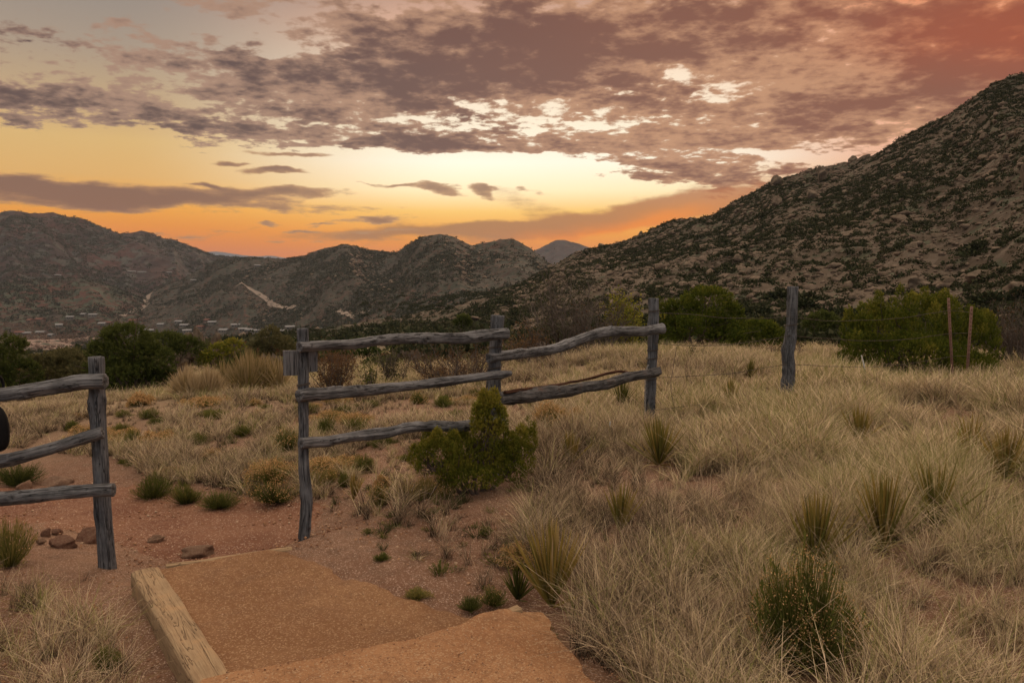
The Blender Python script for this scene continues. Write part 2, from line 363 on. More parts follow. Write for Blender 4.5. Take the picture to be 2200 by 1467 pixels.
def hillmat(cell, soil1, soil2, rock, green, gfrac, patch):
    def f(t):
        p = t.coord('Object'); n = t.noise(p, patch, 5, 0.6); q = t.noise(p, patch * 5, 5, 0.65)
        c = t.mix(t.ss(n, 0.4, 0.62), soil1, soil2)
        r = t.voro(p, cell, out='Color'); rx, ry, rz = t.sep(r)
        c = t.mix(t.ss(rx, 0.6, 0.9) * 0.6, c, rock)
        d = t.voro(t.vmath('ADD', p, t.vmath('SCALE', t.noise(p, cell * 2, 2, 0.5, color=True), scale=0.9 / cell)), cell * 0.62)
        gr = t.ss(d + (q - 0.5) * 1.1 + (n - 0.5) * 0.7, gfrac, gfrac - 0.16)
        c = t.mix(gr, c, t.mix(ry, green, (green[0] * 1.9, green[1] * 1.7, green[2] * 1.7)))
        return c, (q + rx * 0.2, 0.35 / cell)
    return f
M = {}
M['soil'] = material('red_soil', soil_fn)
M['hillside'] = material('hillside_ground', hillmat(0.9, (.060, .045, .031), (.10, .074, .052), (.135, .106, .082), (.05, .055, .035), 0.40, 0.045))
M['center'] = material('scrub_hill_ground', hillmat(0.33, (.085, .046, .034), (.048, .038, .031), (.10, .078, .062), (.03, .035, .027), 0.62, 0.012))
M['foothill'] = material('red_foothill_ground', hillmat(0.16, (.085, .036, .026), (.042, .035, .028), (.09, .065, .05), (.04, .05, .035), 0.55, 0.006))
M['mountain'] = material('mountain_ground', hillmat(0.075, (.075, .036, .030), (.022, .02, .02), (.075, .048, .042), (.045, .048, .042), 0.50, 0.004))
M['distant'] = material('distant_hill_ground', hillmat(0.1, (.085, .07, .07), (.07, .06, .062), (.12, .10, .095), (.045, .05, .05), 0.4, 0.006))
M['far'] = material('far_range_hazed_ground', lambda t: (t.mix(t.noise(t.coord(), 0.004, 3), (.12, .15, .2), (.16, .18, .22)), None))  # blue of distance haze put into the base colour

# ------------------------------------------------------------------ mesh helpers
def mesh_np(name, V_, F_, mat, smooth=True, attrs=None):
    """V_ (n,3), F_ (m,k) all polygons with k corners"""
    me = bpy.data.meshes.new(name); V_ = np.ascontiguousarray(V_, np.float32); F_ = np.ascontiguousarray(F_, np.int32)
    k = F_.shape[1]
    me.vertices.add(len(V_)); me.vertices.foreach_set('co', V_.ravel())
    me.loops.add(F_.size); me.loops.foreach_set('vertex_index', F_.ravel())
    me.polygons.add(len(F_)); me.polygons.foreach_set('loop_start', np.arange(len(F_), dtype=np.int32) * k)
    me.polygons.foreach_set('loop_total', np.full(len(F_), k, np.int32))
    if smooth: me.polygons.foreach_set('use_smooth', np.ones(len(F_), bool))
    for nm, a in (attrs or {}).items():
        a = np.ascontiguousarray(a, np.float32)
        if a.ndim == 1:
            at_ = me.attributes.new(nm, 'FLOAT', 'POINT'); at_.data.foreach_set('value', a)
        else:
            at_ = me.attributes.new(nm, 'FLOAT_VECTOR', 'POINT'); at_.data.foreach_set('vector', a.ravel())
    me.update(calc_edges=True); me.validate()
    if mat: me.materials.append(mat)
    return me
def link(name, me, parent=None, loc=None):
    o = bpy.data.objects.new(name, me); C.objects.link(o)
    if loc is not None: o.location = loc
    if parent is not None: o.parent = parent
    return o
def tag(o, label=None, cat=None, group=None, kind=None):
    if label: o['label'] = label
    if cat: o['category'] = cat
    if group: o['group'] = group
    if kind: o['kind'] = kind
    return o
def thing(name, label, cat, loc=(0, 0, 0), rz=0.0, group=None, scale=1.0):
    o = bpy.data.objects.new(name, None); C.objects.link(o); o.location = loc; o.rotation_euler = (0, 0, rz); o.scale = (scale,) * 3
    o.empty_display_size = 0.1
    return tag(o, label, cat, group)
def kids(o): return list(o.children)
def dup(root, loc, rz=0.0, scale=(1, 1, 1), label=None, group=None):
    r = root.copy(); C.objects.link(r); r.location = loc; r.rotation_euler = (0, 0, rz); r.scale = scale
    if label: r['label'] = label
    if group: r['group'] = group
    for ch in kids(root):
        c = ch.copy(); C.objects.link(c); c.parent = r
    return r
def grid_faces(nu, nv):
    i = np.arange(nu - 1)[:, None] * nv + np.arange(nv - 1)[None, :]
    return np.stack([i, i + nv, i + nv + 1, i + 1], -1).reshape(-1, 4)

# ------------------------------------------------------------------ setting
def polar_sheet(name, az, r, zf, mat):
    A, R_ = np.meshgrid(az, r, indexing='ij'); X = np.sin(A) * R_; Y = np.cos(A) * R_
    Z = zf(A, R_, X, Y)
    me = mesh_np(name, np.stack([X, Y, Z], -1).reshape(-1, 3), grid_faces(len(az), len(r))[:, ::-1], mat)
    return tag(link(name, me), kind='structure')
# ground: one sheet to the horizon, fine where the camera stands
PLAT_EDGE = None
def ground_final(x, y):
    z = gz(x, y)
    d = np.clip((14 - np.hypot(x, y)) / 6, 0, 1)
    return z + (fbm(x * 1.6, y * 1.6, o=3, seed=9) * 0.02 + fbm(x * 9, y * 9, o=3, seed=8) * 0.006) * d
azg = np.concatenate([np.linspace(-math.pi, -0.75, 60, endpoint=False), np.linspace(-0.75, 0.75, 700), np.linspace(0.75, math.pi, 61)[1:]])
rg = np.concatenate([np.linspace(0.0, 2.4, 8, endpoint=False), np.linspace(2.4, 10, 260, endpoint=False), np.geomspace(10, 6000, 260)])
polar_sheet('ground', azg, rg, lambda A, R_, X, Y: ground_final(X, Y), M['soil'])
def hill_obj(key, name, u0, u1, nu, nr, rmax):
    h = HILLS[key]; az = np.linspace(uaz(u0), uaz(u1), nu); s = np.linspace(-0.12, rmax, nr)
    A, Q = np.meshgrid(az, s, indexing='ij'); R, Fo, zr = h.params(A); rr = Fo + (R - Fo) * Q
    X, Y = np.sin(A) * rr, np.cos(A) * rr
    me = mesh_np(name, np.stack([X, Y, h.z(A, rr)], -1).reshape(-1, 3), grid_faces(nu, nr)[:, ::-1], M[key])
    return tag(link(name, me), kind='structure')
hill_obj('hillside', 'hillside', 700, 3400, 560, 300, 1.5)
hill_obj('center', 'hill', 60, 1350, 520, 240, 1.5)
hill_obj('foothill', 'foothill', -900, 900, 520, 120, 1.6)
hill_obj('mountain', 'mountain', -1200, 680, 560, 200, 1.5)
hill_obj('distant', 'distant_hill', 1000, 1450, 200, 80, 1.4)
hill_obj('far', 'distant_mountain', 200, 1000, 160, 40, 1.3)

# ------------------------------------------------------------------ placing
RNG = np.random.default_rng(7)
def hit(u, v):
    x, y, w = ray(u, v); t = np.geomspace(1.5, 900, 4000)
    g = gz(x * t, y * t); d = EYE + w * t - g
    i = int(np.argmax(d < 0)); i = i if d[i] < 0 else len(t) - 1
    return float(x * t[i]), float(y * t[i]), float(g[i])
def project(x, y, z):
    dz = z - EYE; fw = y * math.cos(TH) - dz * math.sin(TH); up = y * math.sin(TH) + dz * math.cos(TH)
    fw = np.where(fw < 0.05, 0.05, fw)
    return CX + F * x / fw, CY - F * up / fw
def inpoly(u, v, poly):
    r = np.zeros(np.shape(u), bool); n = len(poly)
    for i in range(n):
        x1, y1 = poly[i]; x2, y2 = poly[(i + 1) % n]
        c = ((y1 > v) != (y2 > v)) & (u < (x2 - x1) * (v - y1) / (y2 - y1 + 1e-12) + x1)
        r ^= c
    return r
def unit(a): return a / (np.linalg.norm(a, axis=-1, keepdims=True) + 1e-12)
def frames(d, roll):
    """rotation matrices (n,3,3) taking Z to d"""
    d = unit(d); h = np.where(np.abs(d[:, 2:3]) < 0.95, np.array([[0, 0, 1.0]]), np.array([[1.0, 0, 0]]))
    x = unit(np.cross(h, d)); y = np.cross(d, x); c, s = np.cos(roll)[:, None], np.sin(roll)[:, None]
    return np.stack([x * c + y * s, -x * s + y * c, d], -1)
def instance(Vt, Ft, pos, R, sc, att=None):
    """copy a template (V,F) to every position; returns V, F and per-vertex values"""
    sc = np.asarray(sc, float); sc = sc[:, None, None] if sc.ndim == 1 else sc[:, None, :]
    P = np.einsum('nij,nvj->nvi', R, Vt[None] * sc) + pos[:, None, :]
    n, k = len(pos), len(Vt)
    Fo = (Ft[None] + (np.arange(n) * k)[:, None, None]).reshape(-1, Ft.shape[1])
    return P.reshape(-1, 3), Fo, (None if att is None else np.repeat(att, k))
def merge(parts):
    Vs, Fs, As, o = [], [], [], 0
    for V_, F_, A_ in parts:
        Vs.append(V_); Fs.append(F_ + o); As.append(A_); o += len(V_)
    return np.concatenate(Vs), np.concatenate(Fs), np.concatenate(As)
def tube(path, rad, sides=5):
    """closed-skin tube of quads along path"""
    p = np.asarray(path, float); n = len(p); rad = np.broadcast_to(rad, (n,))
    d = unit(np.gradient(p, axis=0)); h = np.array([0, 0, 1.0]) if abs(d[0][2]) < 0.9 else np.array([1.0, 0, 0])
    X = []; x = unit(np.cross(h, d[0]))
    for i in range(n):
        x = unit(x - d[i] * np.dot(x, d[i])); X.append(x)
    X = np.array(X); Y = np.cross(d, X); a = np.arange(sides) / sides * 2 * math.pi
    V_ = p[:, None] + rad[:, None, None] * (np.cos(a)[None, :, None] * X[:, None] + np.sin(a)[None, :, None] * Y[:, None])
    i = np.arange(n - 1)[:, None] * sides; j = np.arange(sides)[None]; k = (j + 1) % sides
    F_ = np.stack([i + j, i + k, i + sides + k, i + sides + j], -1).reshape(-1, 4)
    return V_.reshape(-1, 3), F_
def catmull(pts, n):
    p = np.array(pts, float); m = len(p); d = np.concatenate([[0], np.cumsum(np.linalg.norm(np.diff(p, axis=0), axis=1))])
    s = np.linspace(0, d[-1], n); P = np.vstack([2 * p[0] - p[1], p, 2 * p[-1] - p[-2]]); out = []
    k = np.clip(np.searchsorted(d, s, side='right') - 1, 0, m - 2); t = (s - d[k]) / (d[k + 1] - d[k])
    t = t[:, None]; a, b, c, e = P[k], P[k + 1], P[k + 2], P[k + 3]
    return 0.5 * (2 * b + (c - a) * t + (2 * a - 5 * b + 4 * c - e) * t ** 2 + (3 * b - a - 3 * c + e) * t ** 3), s

# ------------------------------------------------------------------ more materials
def wood_fn(lo, hi, dark, warm=0.0, warmc=(.30, .16, .08), cs=42.0, cw=0.022, ca=0.85):
    def f(t):
        g = t.attr('grain', 'Vector'); gx, gy, gs = t.sep(g)
        st = t.noise(t.comb(gx * 95.0, gy * 95.0, gs * 5.0), 1.0, 5, 0.65, 0.4)
        ck = t.noise(t.comb(gx * cs, gy * cs, gs * 1.6), 1.0, 3, 0.6, 0.8)
        bl = t.noise(g, 7.0, 4, 0.6); kn = t.attr('knot')
        crack = t.ss(t.math('ABSOLUTE', ck - 0.5), cw, 0.0)
        c = t.mix(t.ss(st * 0.7 + bl * 0.5, 0.42, 0.78), lo, hi)
        c = t.mix(t.ss(bl, 0.55, 0.75) * warm, c, warmc)
        c = t.mix(crack * ca, c, dark)
        c = t.mix(kn, c, dark)
        return c, (st * 0.8 - crack * 1.6 * ca - kn, 0.006)
    return f
M['wood'] = material('weathered_grey_wood', wood_fn((.07, .07, .074), (.25, .25, .26), (.012, .011, .011)))
M['wood_post'] = material('dark_grey_wood', wood_fn((.05, .052, .058), (.19, .195, .21), (.010, .010, .010)))
M['wood_split'] = material('split_dark_wood', wood_fn((.05, .048, .048), (.17, .165, .165), (.010, .009, .008), 0.5, (.11, .045, .02)))
M['bark'] = material('red_brown_bark', wood_fn((.045, .02, .014), (.13, .055, .03), (.02, .01, .008)))
M['timber'] = material('sanded_timber', wood_fn((.25, .165, .095), (.38, .27, .16), (.11, .065, .04), 0.6, (.40, .24, .12), 24.0, 0.012, 0.6))
M['board'] = material('grey_board', wood_fn((.13, .13, .14), (.24, .24, .25), (.04, .04, .04)))
def tinted(name, a, b, trans=0.3, dirt=None):
    def f(t):
        k = t.attr('tint'); c = t.mix(k, a, b)
        if dirt: c = t.mix(t.ss(t.noise(t.coord(), 3.0, 4), 0.5, 0.7) * 0.6, c, dirt)
        return c
    return leafy(name, f, trans)
M['grass'] = leafy('dry_grass', lambda t: t.ramp(t.attr('tint'), [(0.0, (.05, .036, .026)), (.25, (.20, .145, .10)), (.5, (.52, .395, .265)), (.72, (.84, .66, .43)), (.86, (.40, .36, .15)), (1.0, (.20, .22, .055))]), 0.18)  # lowest stop darkened to paint shade at the roots
M['yucca'] = leafy('yucca_leaf', lambda t: t.ramp(t.attr('tint'), [(0, (.055, .065, .018)), (.4, (.17, .155, .04)), (.7, (.36, .25, .07)), (1, (.52, .40, .24))]), 0.15)
M['weed'] = leafy('snakeweed_stem', lambda t: t.ramp(t.attr('tint'), [(0, (.045, .055, .018)), (.5, (.125, .138, .035)), (.8, (.28, .24, .07)), (1, (.48, .33, .14))]), 0.25)
M['straw'] = leafy('straw_blade', lambda t: t.ramp(t.attr('tint'), [(0, (.07, .075, .025)), (.35, (.20, .165, .055)), (.65, (.44, .32, .17)), (1, (.60, .48, .32))]), 0.3)
M['tan'] = leafy('dry_flower', lambda t: t.ramp(t.attr('tint'), [(0, (.16, .09, .04)), (.5, (.50, .30, .13)), (1, (.66, .44, .22))]), 0.3)
M['juniper'] = leafy('juniper_foliage', lambda t: t.ramp(t.attr('tint'), [(0, (.020, .032, .009)), (.4, (.07, .098, .017)), (.75, (.17, .18, .028)), (1, (.33, .28, .05))]), 0.25)
M['dark_juniper'] = leafy('dark_juniper_foliage', lambda t: t.ramp(t.attr('tint'), [(0, (.016, .025, .010)), (.5, (.045, .062, .018)), (1, (.11, .125, .035))]), 0.2)
M['olive'] = leafy('olive_brush', lambda t: t.ramp(t.attr('tint'), [(0, (.04, .042, .02)), (.5, (.09, .09, .04)), (1, (.17, .15, .07))]), 0.2)
M['brown'] = leafy('brown_dead_leaf', lambda t: t.ramp(t.attr('tint'), [(0, (.06, .035, .022)), (.5, (.15, .085, .045)), (1, (.26, .16, .08))]), 0.25)
M['twig'] = material('grey_brown_twig', lambda t: (t.mix(t.noise(t.coord(), 8.0), (.075, .06, .05), (.17, .14, .12)), None))
M['trunk'] = material('juniper_trunk', lambda t: (t.mix(t.noise(t.coord(), 12.0), (.07, .05, .04), (.16, .12, .10)), (t.noise(t.coord(), 40.0), 0.01)))
def rock_fn(a, b, s=1.0):
    def f(t):
        p = t.coord('Object'); n = t.noise(p, 1.6 * s, 5, 0.65); g = t.noise(p, 14.0 * s, 5, 0.7); i = t.n.new('ShaderNodeObjectInfo')
        c = t.mix(t.ss(n, 0.35, 0.65), a, b); c = t.mix(t.ss(g, 0.55, 0.75) * 0.5, c, (.10, .085, .07))
        c = t.mix(t.attr('tint') * 0.5, c, (.16, .11, .085))
        return c, (g, 0.03)
    return f
M['granite'] = material('granite', rock_fn((.105, .078, .055), (.20, .152, .11)))
M['redrock'] = material('red_rock', rock_fn((.30, .15, .10), (.42, .25, .17), 4.0))
def dg(t, k=1.0):
    p = t.coord('Object'); n = t.noise(p, 1.3, 4, 0.6); n2 = t.noise(p, 22.0, 5, 0.7); v = t.voro(p, 150.0, out='Color'); vd = t.voro(p, 150.0); vx, vy, vz = t.sep(v)
    c = t.mix(t.ss(n, 0.35, 0.68), (.24 * k, .118 * k, .055 * k), (.32 * k, .172 * k, .085 * k))
    c = t.mix(t.ss(n2, 0.45, 0.7) * 0.6, c, (.20, .095, .048)); c = t.mix(t.ss(t.noise(p, 3.5, 4, 0.65, 0.6), 0.5, 0.68) * 0.55, c, (.19, .10, .055))
    c = t.mix(t.ss(vx, 0.70, 0.95) * 0.55, c, (.50, .34, .20)); c = t.mix(t.ss(vy, 0.85, 0.98) * 0.6, c, (.20, .10, .05))
    return c, ((1.0 - vd) * 0.5 + n2 * 1.5, 0.008)
M['gravel'] = material('decomposed_granite', lambda t: dg(t, .86)); M['gravel_coarse'] = material('coarse_decomposed_granite', lambda t: dg(t, 1.22))
M['pebble'] = material('pebble', lambda t: (t.ramp(t.attr('tint'), [(0, (.20, .10, .06)), (.5, (.36, .20, .11)), (1, (.50, .36, .25))]), None))
M['rust'] = material('rusty_steel', lambda t: (t.mix(t.noise(t.coord(), 30.0, 4), (.11, .06, .045), (.22, .12, .085)), None), 0.8, 0.3)
M['wire'] = material('rusty_wire', lambda t: (t.mix(t.noise(t.coord(), 60.0, 2), (.045, .035, .03), (.10, .07, .05)), None), 0.6, 0.4)
M['chain'] = material('galvanised_chain', lambda t: (t.mix(t.noise(t.coord(), 60.0, 2), (.22, .20, .19), (.48, .45, .42)), None), 0.5, 0.5)
M['white'] = material('white_stake_paint', lambda t: (t.mix(t.noise(t.coord(), 40.0), (.5, .48, .44), (.72, .71, .68)), None))
M['black'] = material('black_cloth', lambda t: (t.mix(t.noise(t.coord(), 40.0), (.004, .004, .005), (.010, .009, .010)), None), 0.8)

# ------------------------------------------------------------------ paths
def ruled(name, A, B, na, nb, zf, mat, skirt=0.5):
    a, _ = catmull(A, na); b, _ = catmull(B, na); t = np.linspace(0, 1, nb)[None, :, None]
    P = a[:, None] * (1 - t) + b[:, None] * t
    ed = np.linspace(0, 1, na)[:, None] ** 3; P[..., 0] += ed * fbm(P[..., 1] * 3.5, P[..., 0] * .3, o=4, seed=17) * .045
    Z = zf(P[..., 0], P[..., 1], np.linspace(0, 1, na)[:, None] + 0 * t[..., 0], t[..., 0] + np.zeros((na, 1)))
    P = np.concatenate([P, Z[..., None]], -1)
    rim = lambda Q: np.concatenate([Q[:1] - [0, 0, skirt], Q, Q[-1:] - [0, 0, skirt]], 0)
    P = rim(P); P = np.concatenate([P[:, :1] - [0, 0, skirt], P, P[:, -1:] - [0, 0, skirt]], 1)
    F_ = grid_faces(P.shape[0], P.shape[1])
    me = mesh_np(name, P.reshape(-1, 3), F_[:, ::-1], mat)
    me.set_sharp_from_angle(angle=math.radians(50))
    return tag(link(name, me), kind='structure')
ZU, ZL = 0.0, -0.15
e1 = [onz(436, 1456, ZU), onz(475, 1450, ZU), onz(520, 1440, ZU), onz(640, 1420, ZU), onz(760, 1394, ZU), onz(950, 1352, ZU), onz(1060, 1318, ZU), onz(1118, 1299, ZU), onz(1180, 1295, ZU)]
upper_far = [(x, y) for x, y, z in e1]
upper_near = [(-1.30, -2.0), (-1.0, -2.0), (-.5, -2.0), (-.2, -2), (.1, -2), (.4, -2), (.7, -2), (1.0, -2), (1.3, -2)]
ruled('path', upper_near, upper_far, 120, 220, lambda x, y, s, t: ZU + sst((s - .6) / .2) * fbm(x * 6, y * 6, o=3, seed=37) * .014 + fbm(x * 2, y * 2, o=3, seed=31) * .012 + fbm(x * 14, y * 14, o=3, seed=32) * .004 - sst((s - .8) / .2) * .05 - sst((t - .985) / .015) * .006, M['gravel_coarse'])
e2 = [onz(318, 1222, ZL), onz(345, 1218, ZL), onz(450, 1202, ZL), onz(550, 1187, ZL), onz(655, 1170, ZL), onz(760, 1160, ZL), onz(850, 1160, ZL)]
low_far = [(x, y) for x, y, z in e2]
low_near = [(-1.22, 3.0), (-1.0, 3.0), (-.75, 3.05), (-.5, 3.15), (-.25, 3.3), (-.05, 3.5), (.16, 3.68)]
ruled('path', low_near, low_far, 120, 140, lambda x, y, s, t: ZL + fbm(x * 2, y * 2, o=3, seed=33) * .008 + fbm(x * 14, y * 14, o=3, seed=34) * .003 - sst((s - (.86 - .42 * t)) / .28) * .14 + sst((s - .45) / .2) * fbm(x * 6, y * 6, o=3, seed=36) * .016, M['gravel'])
M['trail'] = material('trail_soil', lambda t: soil_fn(t))
tc = [(-1.85, 5.30), (-2.0, 5.65), (-2.4, 6.2), (-3.4, 6.75), (-4.8, 7.1), (-6.5, 7.4), (-9.0, 7.6)]
c_, s_ = catmull([(a, b, 0) for a, b in tc], 120); d_ = unit(np.gradient(c_, axis=0)); n_ = np.stack([-d_[:, 1], d_[:, 0]], 1)
w_ = np.linspace(-1, 1, 50)[None, :]
X_ = c_[:, :1] + n_[:, :1] * w_ * (.45 + .4 * sst(s_ / 1.0))[:, None]; Y_ = c_[:, 1:2] + n_[:, 1:2] * w_ * (.45 + .4 * sst(s_ / 1.0))[:, None]
Z_ = ground_final(X_, Y_) + 0.03 * (1 - np.abs(w_) ** 3) - 0.012 - .05 * np.exp(-s_ / .15)[:, None] + fbm(X_ * 3, Y_ * 3, o=3, seed=44) * .012
def trail_fn(t):
    p = t.coord('Object'); n = t.noise(p, 1.1, 4, 0.6); n2 = t.noise(p, 18.0, 5, 0.65); v = t.voro(p, 120.0, out='Color')
    c = t.mix(t.ss(n, 0.35, 0.65), (.140, .060, .036), (.20, .098, .058)); c = t.mix(t.ss(n2, 0.45, 0.7) * 0.45, c, (.25, .12, .07))
    c = t.mix(t.ss(t.sep(v)[0], 0.85, 0.97) * 0.6, c, (.55, .40, .30))
    return c, (n2, 0.01)
M['trail'] = material('red_trail_soil', trail_fn)
tag(link('trail', mesh_np('trail', np.stack([X_, Y_, Z_], -1).reshape(-1, 3), grid_faces(120, 50)[:, ::-1], M['trail'])), kind='structure')
# pale dirt roads on the far slopes, draped on the hills
def road(pts, hk, wid):
    P = []
    for u, v in pts:
        a = float(uaz(u)); r = np.linspace(600, 1500, 2500)
        x, y = np.sin(a) * r, np.cos(a) * r
        z = gz(x, y)
        for k in hk: z = np.maximum(z, HILLS[k].z(np.full_like(r, a), r))
        uu, vv = project(x, y, z); k = int(np.argmax(vv <= v)); k = k if vv[k] <= v else int(np.argmin(np.abs(vv - v))); P.append((x[k], y[k], 0))
    c, s = catmull(P, 90); d = unit(np.gradient(c, axis=0)); n = np.stack([-d[:, 1], d[:, 0]], 1); w = np.linspace(-1, 1, 7)[None]
    ww = wid * (1 + 0.35 * fbm(s / 14, s * 0, o=2, seed=4))[:, None]
    X = c[:, :1] + n[:, :1] * w * ww; Y = c[:, 1:2] + n[:, 1:2] * w * ww; A, R_ = np.arctan2(X, Y), np.hypot(X, Y); Z = gz(X, Y)
    for k in hk: Z = np.maximum(Z, HILLS[k].z(A, R_))
    Z = Z + 0.7
    tag(link('dirt_road', mesh_np('dirt_road', np.stack([X, Y, Z], -1).reshape(-1, 3), grid_faces(90, 7)[:, ::-1], M['roadsoil'])), kind='structure')
M['roadsoil'] = material('pale_road_dirt', lambda t: (t.mix(t.noise(t.coord(), 0.2, 4), (.22, .175, .14), (.30, .24, .20)), None))
road([(262, 680), (290, 668), (318, 655), (314, 645), (322, 632), (332, 626)], ('center', 'foothill', 'mountain'), 3.2)
road([(512, 613), (535, 620), (556, 632), (574, 646), (592, 657), (632, 662)], ('center',), 2.2)
road([(725, 668), (750, 680), (790, 690)], ('center',), 2.0)

# ------------------------------------------------------------------ rail fence
def log(name, pts, r0, r1, seed, mat, parent, L, sides=26, flat=0.0, knots=5, bump=1.0, groove=1.0, taper_end=0.0):
    ln = sum(math.dist(pts[i], pts[i + 1]) for i in range(len(pts) - 1)); n = max(24, int(ln / 0.014))
    p, s = catmull(pts, n); rg_ = np.random.default_rng(seed)
    th = np.arange(sides) / sides * 2 * math.pi; TH_, SS = np.meshgrid(th, s)
    rad = (r0 + (r1 - r0) * s / s[-1])[:, None] * np.ones_like(TH_)
    cx, sy = np.cos(TH_), np.sin(TH_)
    rel = 1 + bump * 0.13 * fbm(cx * 1.1 + seed, sy * 1.1, SS * 3.0, 3, seed) + groove * 0.075 * fbm(cx * 6 + seed, sy * 6, SS * 1.6, 3, seed + 3) + 0.03 * fbm(cx * 5, sy * 5, SS * 24, 2, seed + 6)
    if flat: rel *= 1 - flat * (np.cos(4 * TH_ + seed) * 0.5 + 0.5)
    knot = np.zeros_like(rel)
    for _ in range(knots):
        ks, kt = rg_.uniform(0.05, 0.95) * s[-1], rg_.uniform(0, 2 * math.pi)
        dt = (TH_ - kt + math.pi) % (2 * math.pi) - math.pi; d2 = ((SS - ks) / 0.030) ** 2 + (dt * rad / 0.020) ** 2
        rel += 0.28 * np.exp(-d2 * 0.5) - 0.32 * np.exp(-d2 * 6); knot = np.maximum(knot, 0.9 * np.exp(-d2 * 3.5))
    if taper_end:
        rel *= 1 - taper_end * np.exp(-((s[-1] - SS) / 0.05) ** 2)
    R_ = rad * rel
    d = unit(np.gradient(p, axis=0)); h = np.array([0, 0, 1.0]) if abs(d[0][2]) < 0.7 else np.array([0, 1.0, 0]); x = unit(np.cross(h, d[0])); X = []
    for i in range(n): x = unit(x - d[i] * np.dot(x, d[i])); X.append(x)
    X = np.array(X); Y = np.cross(d, X)
    def ring(i, Rr, off=0.0): return p[i] + d[i] * off + Rr[:, None] * (np.cos(th)[:, None] * X[i] + np.sin(th)[:, None] * Y[i])
    rings, grain, kn = [], [], []
    jag = 0.006 * fbm(np.cos(th) * 3, np.sin(th) * 3, o=3, seed=seed + 9)
    for k, off in ((0.02, 0), (0.55, 0), (0.93, 0)):
        rings.append(ring(0, R_[0] * k, 0) - d[0] * (jag * (1 - k) + 0.003 * k)[:, None]); grain.append((R_[0] * k, s[0])); kn.append(np.full(sides, 0.35 * (1 - k)))
    for i in range(n): rings.append(ring(i, R_[i])); grain.append((R_[i], s[i])); kn.append(knot[i])
    for k in (0.93, 0.55, 0.02):
        rings.append(ring(n - 1, R_[-1] * k) + d[-1] * (jag * (1 - k) + 0.003 * k)[:, None]); grain.append((R_[-1] * k, s[-1])); kn.append(np.full(sides, 0.35 * (1 - k)))
    V_ = np.concatenate(rings) - np.array(L)[None]
    G = np.concatenate([np.stack([np.cos(th) * a, np.sin(th) * a, np.full(sides, b + seed * 3.7)], 1) for a, b in grain])
    m = len(rings); i = np.arange(m - 1)[:, None] * sides; j = np.arange(sides)[None]; k = (j + 1) % sides
    F_ = np.stack([i + j, i + k, i + sides + k, i + sides + j], -1).reshape(-1, 4)
    return link(name, mesh_np(name, V_, F_, mat, attrs={'grain': G, 'knot': np.concatenate(kn)}), parent)
def ats(l, Y0, Y1):
    n = l[-1][0] - l[0][0]
    return [at(u, v, Y0 + (Y1 - Y0) * (u - l[0][0]) / n) for u, v in l]
def post(l, Y, **k): return [at(u, v, Y) for u, v in l]
def down(pts, dz=0.35): return pts + [(pts[-1][0], pts[-1][1], pts[-1][2] - dz)]
LA = hit(232, 1215)
YA, YB, YC, YD, YE = 4.88, 5.12, 6.55, 8.40, 9.20
L0 = (at(232, 1215, YA)[0], YA, float(gz(-2.63, YA)))
fa = thing('wooden_fence', 'short grey log fence left of the gap, three rails notched into one squared post', 'fence', L0)
log('post', down([at(206, 767, YA), at(209, 850, YA), at(213, 960, YA), at(222, 1090, YA), at(232, 1215, YA)]), .047, .056, 11, M['wood_post'], fa, L0, flat=0.12, knots=3)
xl = at(-330, 1080, 4.72)
log('post', down([at(-345, 790, 4.72), at(-335, 1210, 4.72)]), .05, .055, 12, M['wood_post'], fa, L0, knots=3)
log('rail', [at(226, 819, YA - .09), at(170, 822, YA - .10), at(80, 836, YA - .11), at(0, 848, YA - .13), at(-180, 862, YA - .2), at(-380, 880, 4.62)], .047, .052, 13, M['wood'], fa, L0, knots=7)
log('rail', [at(220, 929, YA - .085), at(190, 938, YA - .10), at(110, 964, YA - .11), at(40, 982, YA - .13), at(0, 990, YA - .13), at(-180, 1010, YA - .2), at(-380, 1040, 4.62)], .036, .047, 14, M['wood'], fa, L0, knots=4)
log('rail', [at(244, 1050, YA - .10), at(200, 1052, YA - .11), at(100, 1062, YA - .12), at(0, 1071, YA - .13), at(-180, 1084, YA - .2), at(-380, 1100, 4.62)], .042, .046, 15, M['wood'], fa, L0, knots=4, bump=1.2)
L1 = (at(655, 1165, YB)[0], YB, float(gz(-1.4, YB)))
fb = thing('wooden_fence', 'long grey log fence from the gap to the barbed wire, three posts, crooked rails', 'fence', L1)
log('post', down([at(649, 706, YB), at(651, 800, YB), at(652, 900, YB), at(653, 1000, YB), at(660, 1080, YB), at(654, 1165, YB)]), .039, .038, 21, M['wood_post'], fb, L1, knots=5, flat=.08)
log('post', down([at(1069, 678, YC), at(1064, 760, YC), at(1059, 860, YC), at(1060, 1020, YC)]), .056, .056, 22, M['wood_post'], fb, L1, knots=4, flat=.08)
log('post', down([at(1406, 641, YD), at(1403, 720, YD), at(1400, 800, YD), at(1393, 912, YD)]), .056, .058, 23, M['wood_post'], fb, L1, knots=6)
log('rail', ats([(643, 745), (690, 742), (760, 739), (820, 731), (880, 726), (940, 727), (1000, 726), (1050, 720), (1089, 717)], YB - .085, YC - .10), .034, .047, 24, M['wood'], fb, L1, knots=6, bump=1.2)
log('rail', ats([(642, 849), (740, 843), (850, 832), (950, 821), (1030, 810), (1096, 802)], YB - .085, YC - .10), .043, .034, 25, M['wood'], fb, L1, knots=5, taper_end=.25)
log('rail', ats([(647, 953), (700, 948), (760, 938), (830, 930), (880, 919), (940, 915), (1000, 914), (1080, 903)], YB - .08, YC - .09), .036, .044, 26, M['wood'], fb, L1, knots=5, bump=1.3)
